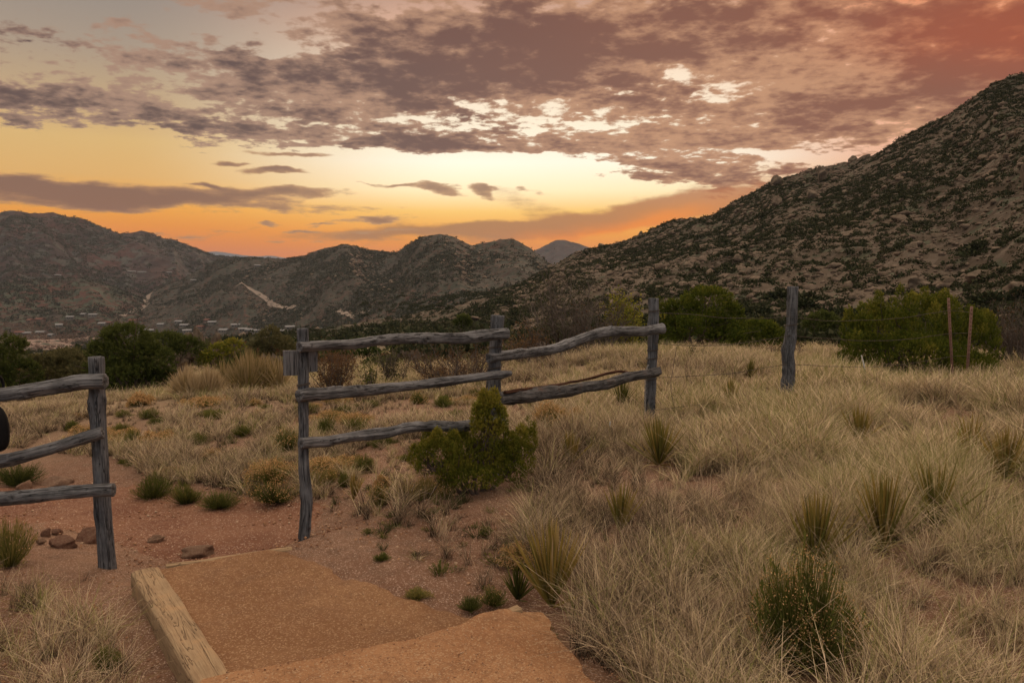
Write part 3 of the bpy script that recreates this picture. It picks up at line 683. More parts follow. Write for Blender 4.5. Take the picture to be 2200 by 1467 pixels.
log('rail', ats([(1050, 769), (1090, 764), (1140, 757), (1195, 748), (1240, 732), (1285, 716), (1330, 712), (1380, 712), (1422, 706)], YC - .11, YD - .11), .040, .058, 27, M['wood'], fb, L1, knots=6, bump=1.3)
r5 = log('rail', ats([(1070, 857), (1120, 852), (1180, 844), (1240, 835), (1300, 824), (1350, 811), (1415, 797)], YC - .10, YD - .11), .056, .050, 28, M['wood_split'], fb, L1, knots=4, bump=1.6, groove=2.5)
tag(r5, 'dark split rail with a strip of torn red bark along its top')
bk = log('bark_strip', ats([(1085, 843), (1140, 835), (1200, 826), (1230, 820), (1270, 812), (1320, 799), (1350, 799)], YC - .10, YD - .12), .013, .012, 29, M['bark'], r5, L1, sides=12, knots=0, bump=3.2, groove=3)
# wooden board pieces nailed behind the gap's right post
LB = at(645, 778, YB + .07)
sg = thing('wooden_board', 'grey upright board pieces fixed behind the post at the right of the gap', 'sign board', LB)
def boxlog(name, a, b, wid, thick, seed, mat, parent, L, side=(1, 0, 0), cup=0.0, worn=1.0):
    """a squared timber from a to b, with soft worn edges and grain along it"""
    a, b = np.array(a, float), np.array(b, float); ln = np.linalg.norm(b - a); n = max(10, int(ln / .02)); d = (b - a) / ln
    sx = np.array(side, float); sx = unit(sx - d * np.dot(sx, d)); up = np.cross(sx, d)
    prof = []
    for (cx, cy) in ((1, 1), (-1, 1), (-1, -1), (1, -1)):
        for q in range(3):
            an = {(1, 1): 0, (-1, 1): 90, (-1, -1): 180, (1, -1): 270}[(cx, cy)] + q * 45
            r = .12 * min(wid, thick); prof.append((cx * (wid / 2 - r) + r * math.cos(math.radians(an)), cy * (thick / 2 - r) + r * math.sin(math.radians(an))))
        nx = {(1, 1): (-1, 1), (-1, 1): (-1, -1), (-1, -1): (1, -1), (1, -1): (1, 1)}[(cx, cy)]
        p0 = prof[-1]; p1 = (nx[0] * (wid / 2) if cx == nx[0] else nx[0] * (wid / 2 - r), nx[1] * (thick / 2) if cy == nx[1] else nx[1] * (thick / 2 - r))
        for q in range(1, 7): prof.append((p0[0] + (p1[0] - p0[0]) * q / 7, p0[1] + (p1[1] - p0[1]) * q / 7))
    prof = np.array(prof); k = len(prof); rings, G = [], []
    T_ = np.linspace(0, ln, n); st = [(0, .02), (0, .6), (0, .97)] + [(t, 1) for t in T_] + [(ln, .97), (ln, .6), (ln, .02)]
    for t, sc in st:
        w = 1 + worn * .02 * vnoise(prof[:, 0] * 30, prof[:, 1] * 30, np.full(k, t * 6), seed)
        q = prof * sc * w[:, None]; zz = worn * .004 * fbm(prof[:, 0] * 25, np.full(k, t * 5.0), prof[:, 1] * 25, 3, seed)
        P_ = a + d * t + q[:, :1] * sx + (q[:, 1:] + zz[:, None]) * up
        rings.append(P_ - np.array(L)); G.append(np.stack([q[:, 0], q[:, 1], np.full(k, t + seed)], 1))
    m = len(rings); i = np.arange(m - 1)[:, None] * k; j = np.arange(k)[None]; kk = (j + 1) % k
    F_ = np.stack([i + j, i + kk, i + k + kk, i + k + j], -1).reshape(-1, 4)
    me = mesh_np(name, np.concatenate(rings), F_, mat, attrs={'grain': np.concatenate(G), 'knot': np.zeros(m * k)})
    me.set_sharp_from_angle(angle=math.radians(60))
    return link(name, me, parent)
boxlog('board', at(627, 753, YB + .075), at(628, 806, YB + .075), .115, .035, 5, M['board'], sg, LB, (1, .15, 0), worn=.3)
boxlog('board', at(668, 752, YB + .075), at(668, 798, YB + .085), .085, .035, 6, M['board'], sg, LB, (1, .55, 0), worn=.3)
# edging timbers
def beam(label, a, b, wid, thick, seed, mat, **k):
    o = boxlog('timber_beam', (0, 0, 0), tuple(np.array(b) - np.array(a)), wid, thick, seed, mat, None, (0, 0, 0), **k)
    o.location = a; return tag(o, label, 'timber beam')
za, zb = ZL - .055, ZL - .045
A0 = onz(312, 1222, ZL + .03); A1 = onz(462, 1462, ZL + .045); dA = unit(np.array(A1) - np.array(A0))
beam('wide sand coloured timber running along the left side of the lower gravel step', (A0[0], A0[1], ZL - .045), (A1[0] + dA[0] * .5, A1[1] + dA[1] * .5, ZL - .035), .155, .15, 7, M['timber'], side=(1, .75, 0), worn=1.6)
B0 = onz(350, 1217, ZL); B1 = onz(632, 1174, ZL)
beam('thin timber edging along the far end of the lower step, between the two gap posts', (B0[0], B0[1] + .035, ZL - .085), (B1[0] - .03, B1[1] + .04, ZL - .10), .05, .16, 8, M['timber'], side=(-.4, 1, 0))
C0 = onz(930, 1357, ZU); C1 = onz(1118, 1300, ZU)
beam('half buried riser timber under the near gravel edge, its pale end beside the tall grass', (C0[0], C0[1] + .015, ZU - .115), (C1[0], C1[1] + .012, ZU - .085), .05, .15, 9, M['timber'], side=(-.4, 1, 0))
# black bag hanging at the left edge
LG = at(-14, 920, 4.62)
bgv = []
for i in range(17):
    ph = math.pi * i / 16
    for j in range(24):
        a = 2 * math.pi * j / 24; c, s = math.cos(a), math.sin(a); e = lambda q, p: math.copysign(abs(q) ** p, q)
        rr = math.sin(ph) ** .7
        bgv.append((.092 * rr * e(c, .8), .045 * rr * e(s, .8), .145 * e(math.cos(ph), .85) - .02 * rr * rr))
bF = [(i * 24 + j, i * 24 + (j + 1) % 24, (i + 1) * 24 + (j + 1) % 24, (i + 1) * 24 + j) for i in range(16) for j in range(24)]
bg = thing('bag', 'black rounded bag cut off by the left edge, hanging between the top and middle rails', 'bag', LG)
link('body', mesh_np('bag', np.array(bgv), np.array(bF), M['black']), bg)
sp = [(-.03, 0, .13), (-.03, .0, .20), (-.03, .0, .27), (-.03, .06, .31), (-.03, .14, .29), (-.03, .15, .2), (-.03, .05, .12)]
sv, sf = tube(catmull(sp, 40)[0], .008, 8); link('strap', mesh_np('strap', sv, sf, M['black']), bg)

# ------------------------------------------------------------------ barbed wire fence
L2 = (at(1690, 865, YE)[0], YE, float(gz(3.3, YE)))
wf = thing('wire_fence', 'sagging barbed wire strung past a leaning grey post to two rusty metal posts', 'fence', L2)
log('post', down([at(1704, 616, YE), at(1701, 680, YE), at(1698, 730, YE), at(1692, 762, YE), at(1693, 800, YE), at(1690, 865, YE)]), .062, .078, 31, M['wood_post'], wf, L2, knots=9, bump=1.3)
def tpost(top, bot, Y, L):
    a, b = np.array(at(*top, Y)), np.array(at(*bot, Y)); b = b + (b - a) / np.linalg.norm(b - a) * .5; parts = []
    d = b - a; ln = np.linalg.norm(d); d = d / ln; x = unit(np.cross([0, 1, 0], d)); y = np.cross(d, x)
    for (w, t_, ox, oy) in ((.036, .005, 0, 0), (.005, .034, 0, .0195)):
        c = [(-w / 2, -t_ / 2), (w / 2, -t_ / 2), (w / 2, t_ / 2), (-w / 2, t_ / 2)]
        V_ = np.array([p + x * (q[0] + ox) + y * (q[1] + oy) for p in (a, b) for q in c]) - L
        F_ = np.array([(0, 1, 5, 4), (1, 2, 6, 5), (2, 3, 7, 6), (3, 0, 4, 7), (3, 2, 1, 0), (4, 5, 6, 7)]); parts.append((V_, F_, np.zeros(8)))
    n = int(ln / .055)
    for k in range(n):
        p = a + d * (.04 + k * .055) - y * .008; c = [(-.008, -.006), (.008, -.006), (.008, .006), (-.008, .006)]
        V_ = np.array([q + x * e[0] + y * e[1] for q in (p, p + d * .012) for e in c]) - L
        parts.append((V_, F_, np.zeros(8)))
    V_, F_, _ = merge(parts); return mesh_np('metal_post', V_, F_, M['rust'], smooth=False)
link('metal_post', tpost((2038, 640), (2047, 815), 11.0, np.array(L2)), wf)
link('metal_post', tpost((2088, 658), (2077, 818), 10.6, np.array(L2)), wf)
def barbed(pts, L, r=.0028, barbs=True, seed=0):
    c, s = catmull(pts, max(30, int(math.dist(pts[0], pts[-1]) / .03))); g = np.random.default_rng(seed)
    c = c + np.stack([fbm(s * 2, s * 0, o=2, seed=seed) * .006, fbm(s * 2, s * 0 + 5, o=2, seed=seed) * .006, fbm(s * 2, s * 0 + 9, o=2, seed=seed) * .008], 1)
    tw = np.stack([np.cos(s * 160), s * 0, np.sin(s * 160)], 1) * .0016
    parts = [(*tube(c + tw, r * .75, 4), None), (*tube(c - tw, r * .75, 4), None)]
    if barbs:
        for q in np.arange(.07, s[-1], .125):
            i = int(np.searchsorted(s, q)); i = min(i, len(c) - 1); ang = g.uniform(0, math.pi, 2)
            for a in ang:
                v = np.array([math.cos(a) * .3, math.sin(a), math.cos(a)]) * .016
                parts.append((*tube(np.array([c[i] - v, c[i], c[i] + v]), [.0008, .0022, .0008], 3), None))
    parts = [(a - np.array(L), b, np.zeros(len(a))) for a, b, _ in parts]; V_, F_, _ = merge(parts)
    return mesh_np('barbed_wire', V_, F_, M['wire'])
def wire(l, Ys, seed, barbs=True): 
    us = [p[0] for p in l]; Yv = np.interp(us, [us[0], us[-1]], Ys) if len(Ys) == 2 else Ys
    link('barbed_wire', barbed([at(u, v, y) for (u, v), y in zip(l, Yv)], L2, seed=seed, barbs=barbs), wf)
wire([(1404, 672), (1480, 676), (1560, 683), (1640, 683), (1699, 680)], (YD - .07, YE - .07), 1)
wire([(1404, 735), (1480, 744), (1560, 741), (1640, 731), (1697, 720)], (YD - .07, YE - .07), 2)
wire([(1404, 811), (1470, 808), (1550, 803), (1610, 797), (1650, 790), (1692, 781)], (YD - .07, YE - .09), 3)
wire([(1396, 882), (1470, 874), (1550, 863), (1620, 855), (1690, 842)], (YD - .07, YE - .09), 4)
wire([(1700, 682), (1800, 690), (1920, 684), (2040, 668), (2087, 672)], (YE - .08, YE + .6, YE + 1.2, 10.97, 10.57), 5)
wire([(1697, 722), (1800, 728), (1930, 731), (2042, 716), (2085, 716)], (YE - .08, YE + .6, YE + 1.2, 10.97, 10.57), 6)
wire([(1692, 782), (1760, 785), (1850, 789), (1950, 782), (2044, 765), (2082, 764)], (YE - .09, YE + .5, YE + .9, YE + 1.4, 10.97, 10.57), 7)
wire([(1690, 845), (1760, 850), (1850, 850), (1950, 838), (2046, 808), (2079, 806)], (YE - .09, YE + .5, YE + .9, YE + 1.4, 10.97, 10.57), 8)
link('loose_wire', barbed([at(1452, 745, YD + .1), at(1446, 790, YD + .1), at(1441, 830, YD + .1), at(1449, 880, YD + .1)], L2, seed=9), wf)
# wire wraps binding rails to posts
for u, v, Y, rr in ((1064, 745, YC, .064), (1061, 790, YC, .063), (1404, 668, YD, .062), (1402, 752, YD, .063), (1400, 770, YD, .064), (1399, 815, YD, .063), (652, 826, YB, .044), (1699, 698, YE, .074), (1692, 840, YE, .084)):
    c0 = np.array(at(u, v, Y)); a_ = np.linspace(0, 4 * math.pi, 50); hp = np.stack([np.cos(a_) * rr, np.sin(a_) * rr, np.linspace(-.008, .008, 50) + .006 * np.cos(a_)], 1)
    wv, wf_ = tube(hp, .0028, 5); w_o = link('wire_wrap', mesh_np('wire_wrap', wv + c0 - np.array(L2 if Y == YE else L1), wf_, M['wire']), wf if Y == YE else fb)
# chain on the last log post
LC = at(1389, 790, YD - .09)
cp = catmull([at(1392, 786, YD - .09), at(1387, 800, YD - .1), at(1386, 830, YD - .08), at(1386, 862, YD - .075), at(1385, 905, YD - .08)], 60)[0]
parts = []
ns = 28; cs = catmull(cp, ns)[0]; cd = unit(np.gradient(cs, axis=0))
lk = np.array([(0.5 * (1 if math.cos(a) > 0 else -1) * 0.45 + .55 * math.cos(a) * .5, 0, 1.0 * math.sin(a)) for a in np.linspace(0, 2 * math.pi, 17)])
lk = np.stack([np.cos(np.linspace(0, 2 * math.pi, 17)) * .0085, np.zeros(17), np.sin(np.linspace(0, 2 * math.pi, 17)) * .0135], 1)
tv, tf = tube(lk, .003, 5)
R_ = frames(cd, np.arange(ns) * math.pi / 2); V_, F_, _ = instance(tv, tf, cs, R_, np.ones(ns), np.zeros(ns))
ch = link('chain', mesh_np('chain', V_ - np.array(LC), F_, M['chain'])); ch.location = LC
tag(ch, 'light metal chain hanging down the last log post beside the barbed wire', 'chain')
# white stakes
for lab, top, bot, Y, bend in (('short white marker stake with a notched top in the grass below the chain post', (1311, 906), (1302, 985), 7.6, .0), ('thin bent white stake standing in front of the large juniper shrub', (1851, 764), (1857, 850), 10.4, .03)):
    a, b = np.array(at(*top, Y)), np.array(at(*bot, Y)); p = catmull([a, a * .6 + b * .4 + np.array([bend, 0, 0]), b, b + (b - a) * .3], 20)[0]
    v1, f1 = tube(p - b, [.008] * 2 + [.011] * 18, 8)
    cap = tube((np.array([a, a + [0, 0, .006]]) - b), [.012, .001], 8)
    V_, F_, _ = merge([(v1, f1, v1[:, 0]), (*cap, cap[0][:, 0])])
    o = link('stake', mesh_np('stake', V_, F_, M['white'])); o.location = b; tag(o, lab, 'stake')

# ------------------------------------------------------------------ plant templates
def blade(n, w0, bend, seed, kink=0.0, rings=4):
    """n curved ribbons from a common tuft base; unit height"""
    g = np.random.default_rng(seed); a = g.uniform(0, 2 * math.pi, n); lean = np.abs(g.normal(0, 0.36, n)) + 0.03
    h = g.uniform(0.45, 1.0, n); b = g.uniform(0.1, 1.0, n) * bend
    br = g.uniform(0, .20, n); ba = g.uniform(0, 2 * math.pi, n)
    base = np.stack([np.cos(ba) * br, np.sin(ba) * br, 0 * br], 1); d = np.stack([np.cos(a), np.sin(a), 0 * a], 1)
    s = np.linspace(0, 1, rings)[None, :, None]; k = g.normal(0, kink, (n, 1, 3)) * np.maximum(s - .4, 0)
    p = base[:, None] + d[:, None] * (lean[:, None, None] * s + b[:, None, None] * s ** 2.2) * h[:, None, None]
    p = p + np.array([0, 0, 1.0]) * (s * h[:, None, None] * (1 - .32 * b[:, None, None] * s ** 2)) + k * h[:, None, None]
    w = unit(np.stack([-np.sin(a + g.normal(0, 1.0, n)), np.cos(a + g.normal(0, 1.0, n)), g.normal(0, .2, n)], 1))[:, None]
    wd = w0 * (1 - s ** 1.5 * .85)
    V_ = np.stack([p - w * wd, p + w * wd], 2).reshape(-1, 3)
    i = (np.arange(n) * rings * 2)[:, None] + (np.arange(rings - 1) * 2)[None]; i = i.ravel()
    return V_, np.stack([i, i + 1, i + 3, i + 2], 1), np.repeat(g.normal(0, .20, n), rings * 2) + np.tile(np.repeat(np.linspace(-.34, .12, rings), 2), n)  # straw's greyer root, deepened as painted shade, with brightened tips
def scatter_tufts(pos, hts, wid, tint, templ, seed):
    g = np.random.default_rng(seed); parts = []; which = g.integers(0, len(templ), len(pos))
    for k, (V_, F_, A_) in enumerate(templ):
        m = which == k
        if not m.any(): continue
        n = int(m.sum()); d = np.stack([g.normal(.06, .09, n), g.normal(.0, .09, n), np.ones(n)], 1)
        R_ = frames(d, g.uniform(0, 2 * math.pi, n)); sc = np.stack([hts[m] * wid[m], hts[m] * wid[m], hts[m]], 1)
        v, f, _ = instance(V_, F_, pos[m], R_, sc)
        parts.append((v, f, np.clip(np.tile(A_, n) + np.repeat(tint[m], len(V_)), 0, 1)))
    return merge(parts)
# -------------------------------- where the grass grows (areas of the meadow)
DENSE = [(-400, 868), (330, 862), (640, 868), (760, 905), (900, 950), (1120, 985), (1175, 1000), (1120, 1130), (1095, 1260), (1115, 1310), (1200, 1395), (1300, 1440), (1390, 1540), (1500, 1900), (5000, 1900), (5000, 700), (-400, 700)]
SEMI = [(-400, 868), (640, 868), (900, 950), (1080, 985), (860, 1010), (700, 1075), (640, 1065), (520, 1060), (330, 1045), (250, 985), (0, 960), (-400, 960)]
LEFTC = [(-600, 1290), (60, 1280), (170, 1310), (265, 1400), (290, 1500), (330, 1800), (-600, 1800)]
SLOPE = [(655, 1170), (640, 1040), (860, 1000), (1175, 1000), (1120, 1130), (1095, 1260), (1115, 1300), (1000, 1320), (760, 1165)]
LANK = [(-300, 1230), (250, 1225), (290, 1260), (390, 1467), (350, 1800), (-300, 1800)]
def uvof(x, y): return project(x, y, gz(x, y))
def trail_d(x, y):
    c = np.array(tc); d = np.full(np.shape(x), 9.0)
    for i in range(len(c) - 1):
        a, b = c[i], c[i + 1]; ab = b - a; t = np.clip(((x - a[0]) * ab[0] + (y - a[1]) * ab[1]) / (ab @ ab), 0, 1)
        d = np.minimum(d, np.hypot(x - a[0] - t * ab[0], y - a[1] - t * ab[1]))
    return d
def on_path(x, y):
    # gravel steps in plan
    P1 = [(a, b) for a, b in upper_far] + [(1.0, -2), (-1.5, -2)]
    P2 = [(a, b) for a, b in low_far[:5]] + [(.2, 3.9), (-.2, 3.4), (-1.4, 3.0)]
    return inpoly(x, y, P1) | inpoly(x, y, P2)
def cand(n, y0, y1, spread=0.78, x0=None, x1=None):
    y = np.sqrt(RNG.uniform(y0 ** 2, y1 ** 2, n)) if x0 is None else RNG.uniform(y0, y1, n)
    x = RNG.uniform(-spread, spread, n) * (y + .6) if x0 is None else RNG.uniform(x0, x1, n)
    return x, y
BUSHES = []                             # filled with (x, y, r) of things the grass keeps off
def grass_field():
    near_t = [blade(66, .0064, .9, 100 + i, .42, 6) for i in range(6)] + [blade(34, .0070, .35, 120 + i, .16, 5) for i in range(3)]
    mid_t = [blade(42, .012, .8, 130 + i, .30, 5) for i in range(5)]
    far_t = [blade(34, .018, .7, 140 + i, .2, 3) for i in range(4)]
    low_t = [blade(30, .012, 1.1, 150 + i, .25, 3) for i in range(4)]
    out = []
    def emit(x, y, base_h, templ, seed, dens, gmax=.55, tintbase=.53, widr=(.7, 1.15)):
        u, v = uvof(x, y); clump = fbm(x * .9, y * .9, o=3, seed=51) * .5 + .5
        ok = RNG.uniform(0, 1, len(x)) < dens(x, y, u, v, clump)
        ok &= ~on_path(x, y) & (trail_d(x, y) > .8)
        for bx, by, br in BUSHES: ok &= np.hypot(x - bx, y - by) > br
        x, y, u, v, clump = x[ok], y[ok], u[ok], v[ok], clump[ok]
        hgt = base_h(x, y, u, v) * RNG.uniform(.65, 1.2, len(x)) * np.clip(.5 + 1.0 * clump, .6, 1.15)
        big = fbm(x * .35 + 7, y * .35, o=3, seed=60)
        tint = tintbase + big * .18 + RNG.normal(0, .07, len(x))
        grn = (RNG.uniform(0, 1, len(x)) < .07 + .30 * (fbm(x * .8, y * .8, o=2, seed=63) > .38)); tint = np.where(grn, .84 + RNG.uniform(0, .1, len(x)), tint)
        pos = np.stack([x, y, ground_final(x, y) - .01], 1)
        out.append(scatter_tufts(pos, hgt, RNG.uniform(*widr, len(x)), tint, templ, seed))
    def dr(x, y, u, v, c):
        a = inpoly(u, v, DENSE); sem = inpoly(u, v, SEMI)
        # bare reddish openings among the tall grass
        op = np.exp(-((u - 1290) / 80) ** 2 - ((v - 1085) / 30) ** 2) + np.exp(-((u - 1500) / 100) ** 2 - ((v - 1045) / 26) ** 2) + np.exp(-((u - 1120) / 60) ** 2 - ((v - 900) / 22) ** 2)
        c2 = fbm(x * 2.6, y * 2.6, o=2, seed=77) * .5 + .5
        d = np.where(a, np.clip(.48 + 1.3 * (c - .25) + 1.0 * (c2 - .45), .12, 1) * (1 - .85 * np.clip(op, 0, 1)), 0.0)
        d = np.where(sem, np.clip(c * 1.4 - .15, .12, .95), d)
        d = np.where(inpoly(u, v, LEFTC), .26 * np.clip(c * 2.2 - .3, 0, 1), d)
        d = np.where(~a & ~sem & (d == 0) & inpoly(u, v, SLOPE), .10 * np.clip(c * 2 - .4, 0, 1), d)
        return d
    def hr(x, y, u, v):
        h = np.where(u > 1120, .27, .23); h = np.where(v < 870, .24, h); h = np.where(inpoly(u, v, LEFTC), .22, h)
        h = np.where((u > 1700) & (v > 800), .30, h); h = np.where(inpoly(u, v, SEMI) & (u < 1100), .17, h)
        return h
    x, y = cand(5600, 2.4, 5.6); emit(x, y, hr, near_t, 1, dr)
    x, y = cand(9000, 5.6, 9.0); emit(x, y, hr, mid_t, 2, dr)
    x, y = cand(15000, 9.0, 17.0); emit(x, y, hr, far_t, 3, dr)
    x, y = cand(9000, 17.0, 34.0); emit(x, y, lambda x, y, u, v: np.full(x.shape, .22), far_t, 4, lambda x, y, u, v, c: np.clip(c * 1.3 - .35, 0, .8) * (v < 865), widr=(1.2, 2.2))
    # low matted litter, darkened as painted shade, under the tall stems and on the bare slope
    x, y = cand(15000, 2.4, 12.0)
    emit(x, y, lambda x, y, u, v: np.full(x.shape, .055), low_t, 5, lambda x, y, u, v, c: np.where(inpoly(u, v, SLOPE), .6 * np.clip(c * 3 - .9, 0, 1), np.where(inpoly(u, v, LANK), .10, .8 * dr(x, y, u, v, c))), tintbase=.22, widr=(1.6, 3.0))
    V_, F_, A_ = merge(out)
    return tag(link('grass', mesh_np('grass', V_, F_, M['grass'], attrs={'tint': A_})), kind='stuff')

# -------------------------------- individual plants
def bundle(name, parts, mat, parent): 
    V_, F_, A_ = merge(parts); return link(name, mesh_np(name, V_, F_, mat, attrs={'tint': np.clip(A_, 0, 1)}), parent)
def tapered(n, seed, L, w, spread, droop, tint, rings=4, base=.03, jitter=.15, up=0.25):
    """n stiff leaves leaving one crown, like a yucca"""
    g = np.random.default_rng(seed); a = g.uniform(0, 2 * math.pi, n); el = math.pi / 2 - np.abs(g.normal(0, spread, n)) ; el = np.maximum(el, up)
    d = np.stack([np.cos(a) * np.cos(el), np.sin(a) * np.cos(el), np.sin(el)], 1); h = L * g.uniform(1 - jitter * 2, 1.05, n)
    s = np.linspace(0, 1, rings)[None, :, None]
    p = d[:, None] * (h[:, None, None] * s) + d[:, None] * base; dr = (droop * g.uniform(.2, 1, n))[:, None, None] * h[:, None, None] * s ** 2
    p = p + np.array([0, 0, -1.0]) * dr * np.cos(el)[:, None, None]
    w_ = unit(np.cross(d, g.normal(0, 1, (n, 3))))[:, None]; wd = w * (np.array([1, 1.1, .8, .08]) if rings == 4 else (1 - s[0, :, 0] ** 2 * .92))[None, :, None]
    V_ = np.stack([p - w_ * wd, p + w_ * wd], 2).reshape(-1, 3)
    i = ((np.arange(n) * rings * 2)[:, None] + (np.arange(rings - 1) * 2)[None]).ravel()
    t = (g.normal(tint, .12, n))[:, None] + np.linspace(-.05, .22, rings)[None] * .7
    return V_, np.stack([i, i + 1, i + 3, i + 2], 1), np.repeat(t.ravel(), 2)
def yucca(u, v, hpx, wpx, label, seed, n=110, skirt=True, green=.3, group=None):
    x, y, z = hit(u, v); L = 1.3 * hpx / F * math.hypot(x, y); sp = min(.75, .55 * math.atan2(wpx / 2, hpx) + .08)
    o = thing('yucca', label, 'yucca', (x, y, z), group=group)
    bundle('leaves', [tapered(n, seed, L, min(L * .019, .0062) + .0006, sp * .85, .08, green, base=.01)], M['yucca'], o)
    if skirt: bundle('dead_leaves', [tapered(n // 2, seed + 1, L * .85, .0025, 1.15, .55, .85, base=.02, up=.02, jitter=.25)], M['yucca'], o)
    BUSHES.append((x, y, max(.10, L * .40))); BUSHES.append((x * (1 - .30 / math.hypot(x, y)), y * (1 - .30 / math.hypot(x, y)), max(.08, L * .38))); return o
def stems(n, seed, R, H, w, tint, rings=3, dome=True, flat=.6):
    """fine upright stems filling a rounded clump of radius R and height H"""
    g = np.random.default_rng(seed); a = g.uniform(0, 2 * math.pi, n); q = np.sqrt(g.uniform(0, 1, n))
    tip = np.stack([np.cos(a) * q * R, np.sin(a) * q * R, H * np.sqrt(np.clip(1 - (q * .92) ** 2, 0, 1)) * g.uniform(.72, 1.04, n)], 1)
    tip[:, :2] *= (1 + .35 * fbm(np.cos(a) * 1.5 + seed, np.sin(a) * 1.5, o=2, seed=seed))[:, None]; tip[:, 2] += 0.32 * H * fbm(tip[:, 0] / R * 2.2, tip[:, 1] / R * 2.2, o=2, seed=seed); st = tip * np.array([.22, .22, 0])
    s = np.linspace(0, 1, rings)[None, :, None]; mid = g.normal(0, .05, (n, 1, 3)) * R
    p = st[:, None] * (1 - s) + tip[:, None] * s + mid * (s * (1 - s) * 4); p[..., :2] += (tip - st)[:, None, :2] * (s * (1 - s)) * .35
    w_ = unit(g.normal(0, 1, (n, 3)) * [1, 1, .2])[:, None]; wd = w * np.linspace(1, .45, rings)[None, :, None]
    V_ = np.stack([p - w_ * wd, p + w_ * wd], 2).reshape(-1, 3); i = ((np.arange(n) * rings * 2)[:, None] + (np.arange(rings - 1) * 2)[None]).ravel()
    t = g.normal(tint, .12, n)[:, None] + np.linspace(-.28, .12, rings)[None]
    return (V_, np.stack([i, i + 1, i + 3, i + 2], 1), np.repeat(t.ravel(), 2)), tip
LEAF = (np.array([(0, 0, 0), (.32, 0, .45), (0, 0, 1), (-.32, 0, .45)], float), np.array([(0, 1, 2, 3)]))
def leaves(pts, dirs, size, tint, seed, tj=.12, thin=1.0):
    g = np.random.default_rng(seed); n = len(pts); R_ = frames(dirs, g.uniform(0, 2 * math.pi, n))
    V_, F_, _ = instance(LEAF[0] * np.array([thin, 1, 1]), LEAF[1], pts, R_, size * g.uniform(.6, 1.3, n)); return V_, F_, np.repeat(np.clip(tint + g.normal(0, tj, n), 0, 1), 4)
def tuft_bush(u, v, wpx, hpx, label, seed, kind='weed', heads=0.0, n=420, tint=.42, name='snakeweed', cat='bush', group=None, w=None, Y=None, z=None, hf=.72):
    x, y, zz = hit(u, v) if Y is None else (at(u, v, Y)[0], Y, float(gz(at(u, v, Y)[0], Y)))
    D_ = math.hypot(x, y); R = wpx / 2 / F * D_; H = hpx / F * D_ * hf if Y is None else max(.1, at(u, v - hpx, Y)[2] - zz)
    o = thing(name, label, cat, (x, y, zz), group=group); w = w or max(.0012, D_ * .00028)
    st, tip = stems(n, seed, R, H, w, tint); bundle('stems', [st], M[kind], o)
    g = np.random.default_rng(seed + 5)
    k = int(n * (.9 if heads == 0 else .5)); pick = g.integers(0, n, k); pts = tip[pick] * g.uniform(.55, 1.0, (k, 1))
    bundle('leaves', [leaves(pts, unit(tip[pick] + g.normal(0, R * .5, (k, 3)) + [0, 0, .6 * H]), max(.014, H * .11), tint, seed + 7, thin=.35)], M[kind], o)
    if heads > 0:
        k = int(n * heads * 3); pick = g.integers(0, n, k); pts = tip[pick] * g.uniform(.90, 1.04, (k, 1)) + g.normal(0, R * .05, (k, 3))
        hd = bundle('seed_heads', [leaves(pts, unit(g.normal(0, 1, (k, 3)) + [0, 0, .8]), max(.009, D_ * .0019), .65, seed + 9, .2)], M['tan'], o)
    BUSHES.append((x, y, R * .8)); f_ = 1 - R * 1.3 / math.hypot(x, y); BUSHES.append((x * f_, y * f_, R * .75))
    if heads > 0: hd['kind'] = 'stuff'
    return o

def branchwork(seed, H, R, levels=4, n0=6, thick=.012, spread=.55, sub=4, sides=3, wig=.16, upb=.45):
    g = np.random.default_rng(seed); parts = []; tips = []
    def grow(p, d, L, r, lv):
        k = 4; pts = [p]
        for i in range(k):
            d = unit(d + g.normal(0, wig, 3) + np.array([0, 0, .05])); p = p + d * L / k; pts.append(p)
        parts.append((*tube(np.array(pts), np.linspace(r, r * .55, k + 1), sides), None)); parts[-1] = (parts[-1][0], parts[-1][1], np.full(len(parts[-1][0]), .5))
        if lv == 0:
            tips.append((pts[-1], d)); tips.append((pts[2], d)); return
        for j in range(sub):
            b = pts[1 + (j % k)] if j < sub - 1 else pts[-1]
            grow(b, unit(d + g.normal(0, spread, 3) + np.array([0, 0, .1])), L * g.uniform(.45, .72), r * .5, lv - 1)
    for i in range(n0):
        a = g.uniform(0, 2 * math.pi); d = unit(np.array([math.cos(a) * R / H, math.sin(a) * R / H, g.uniform(upb, 1.0)]))
        grow(np.array([math.cos(a) * .04, math.sin(a) * .04, -.03]), d, H * .48, thick, levels)
    return parts, np.array([t[0] for t in tips]), np.array([t[1] for t in tips])
def place_px(u, v, Y): x = at(u, v, Y)[0]; return x, Y, float(ground_final(x, Y))
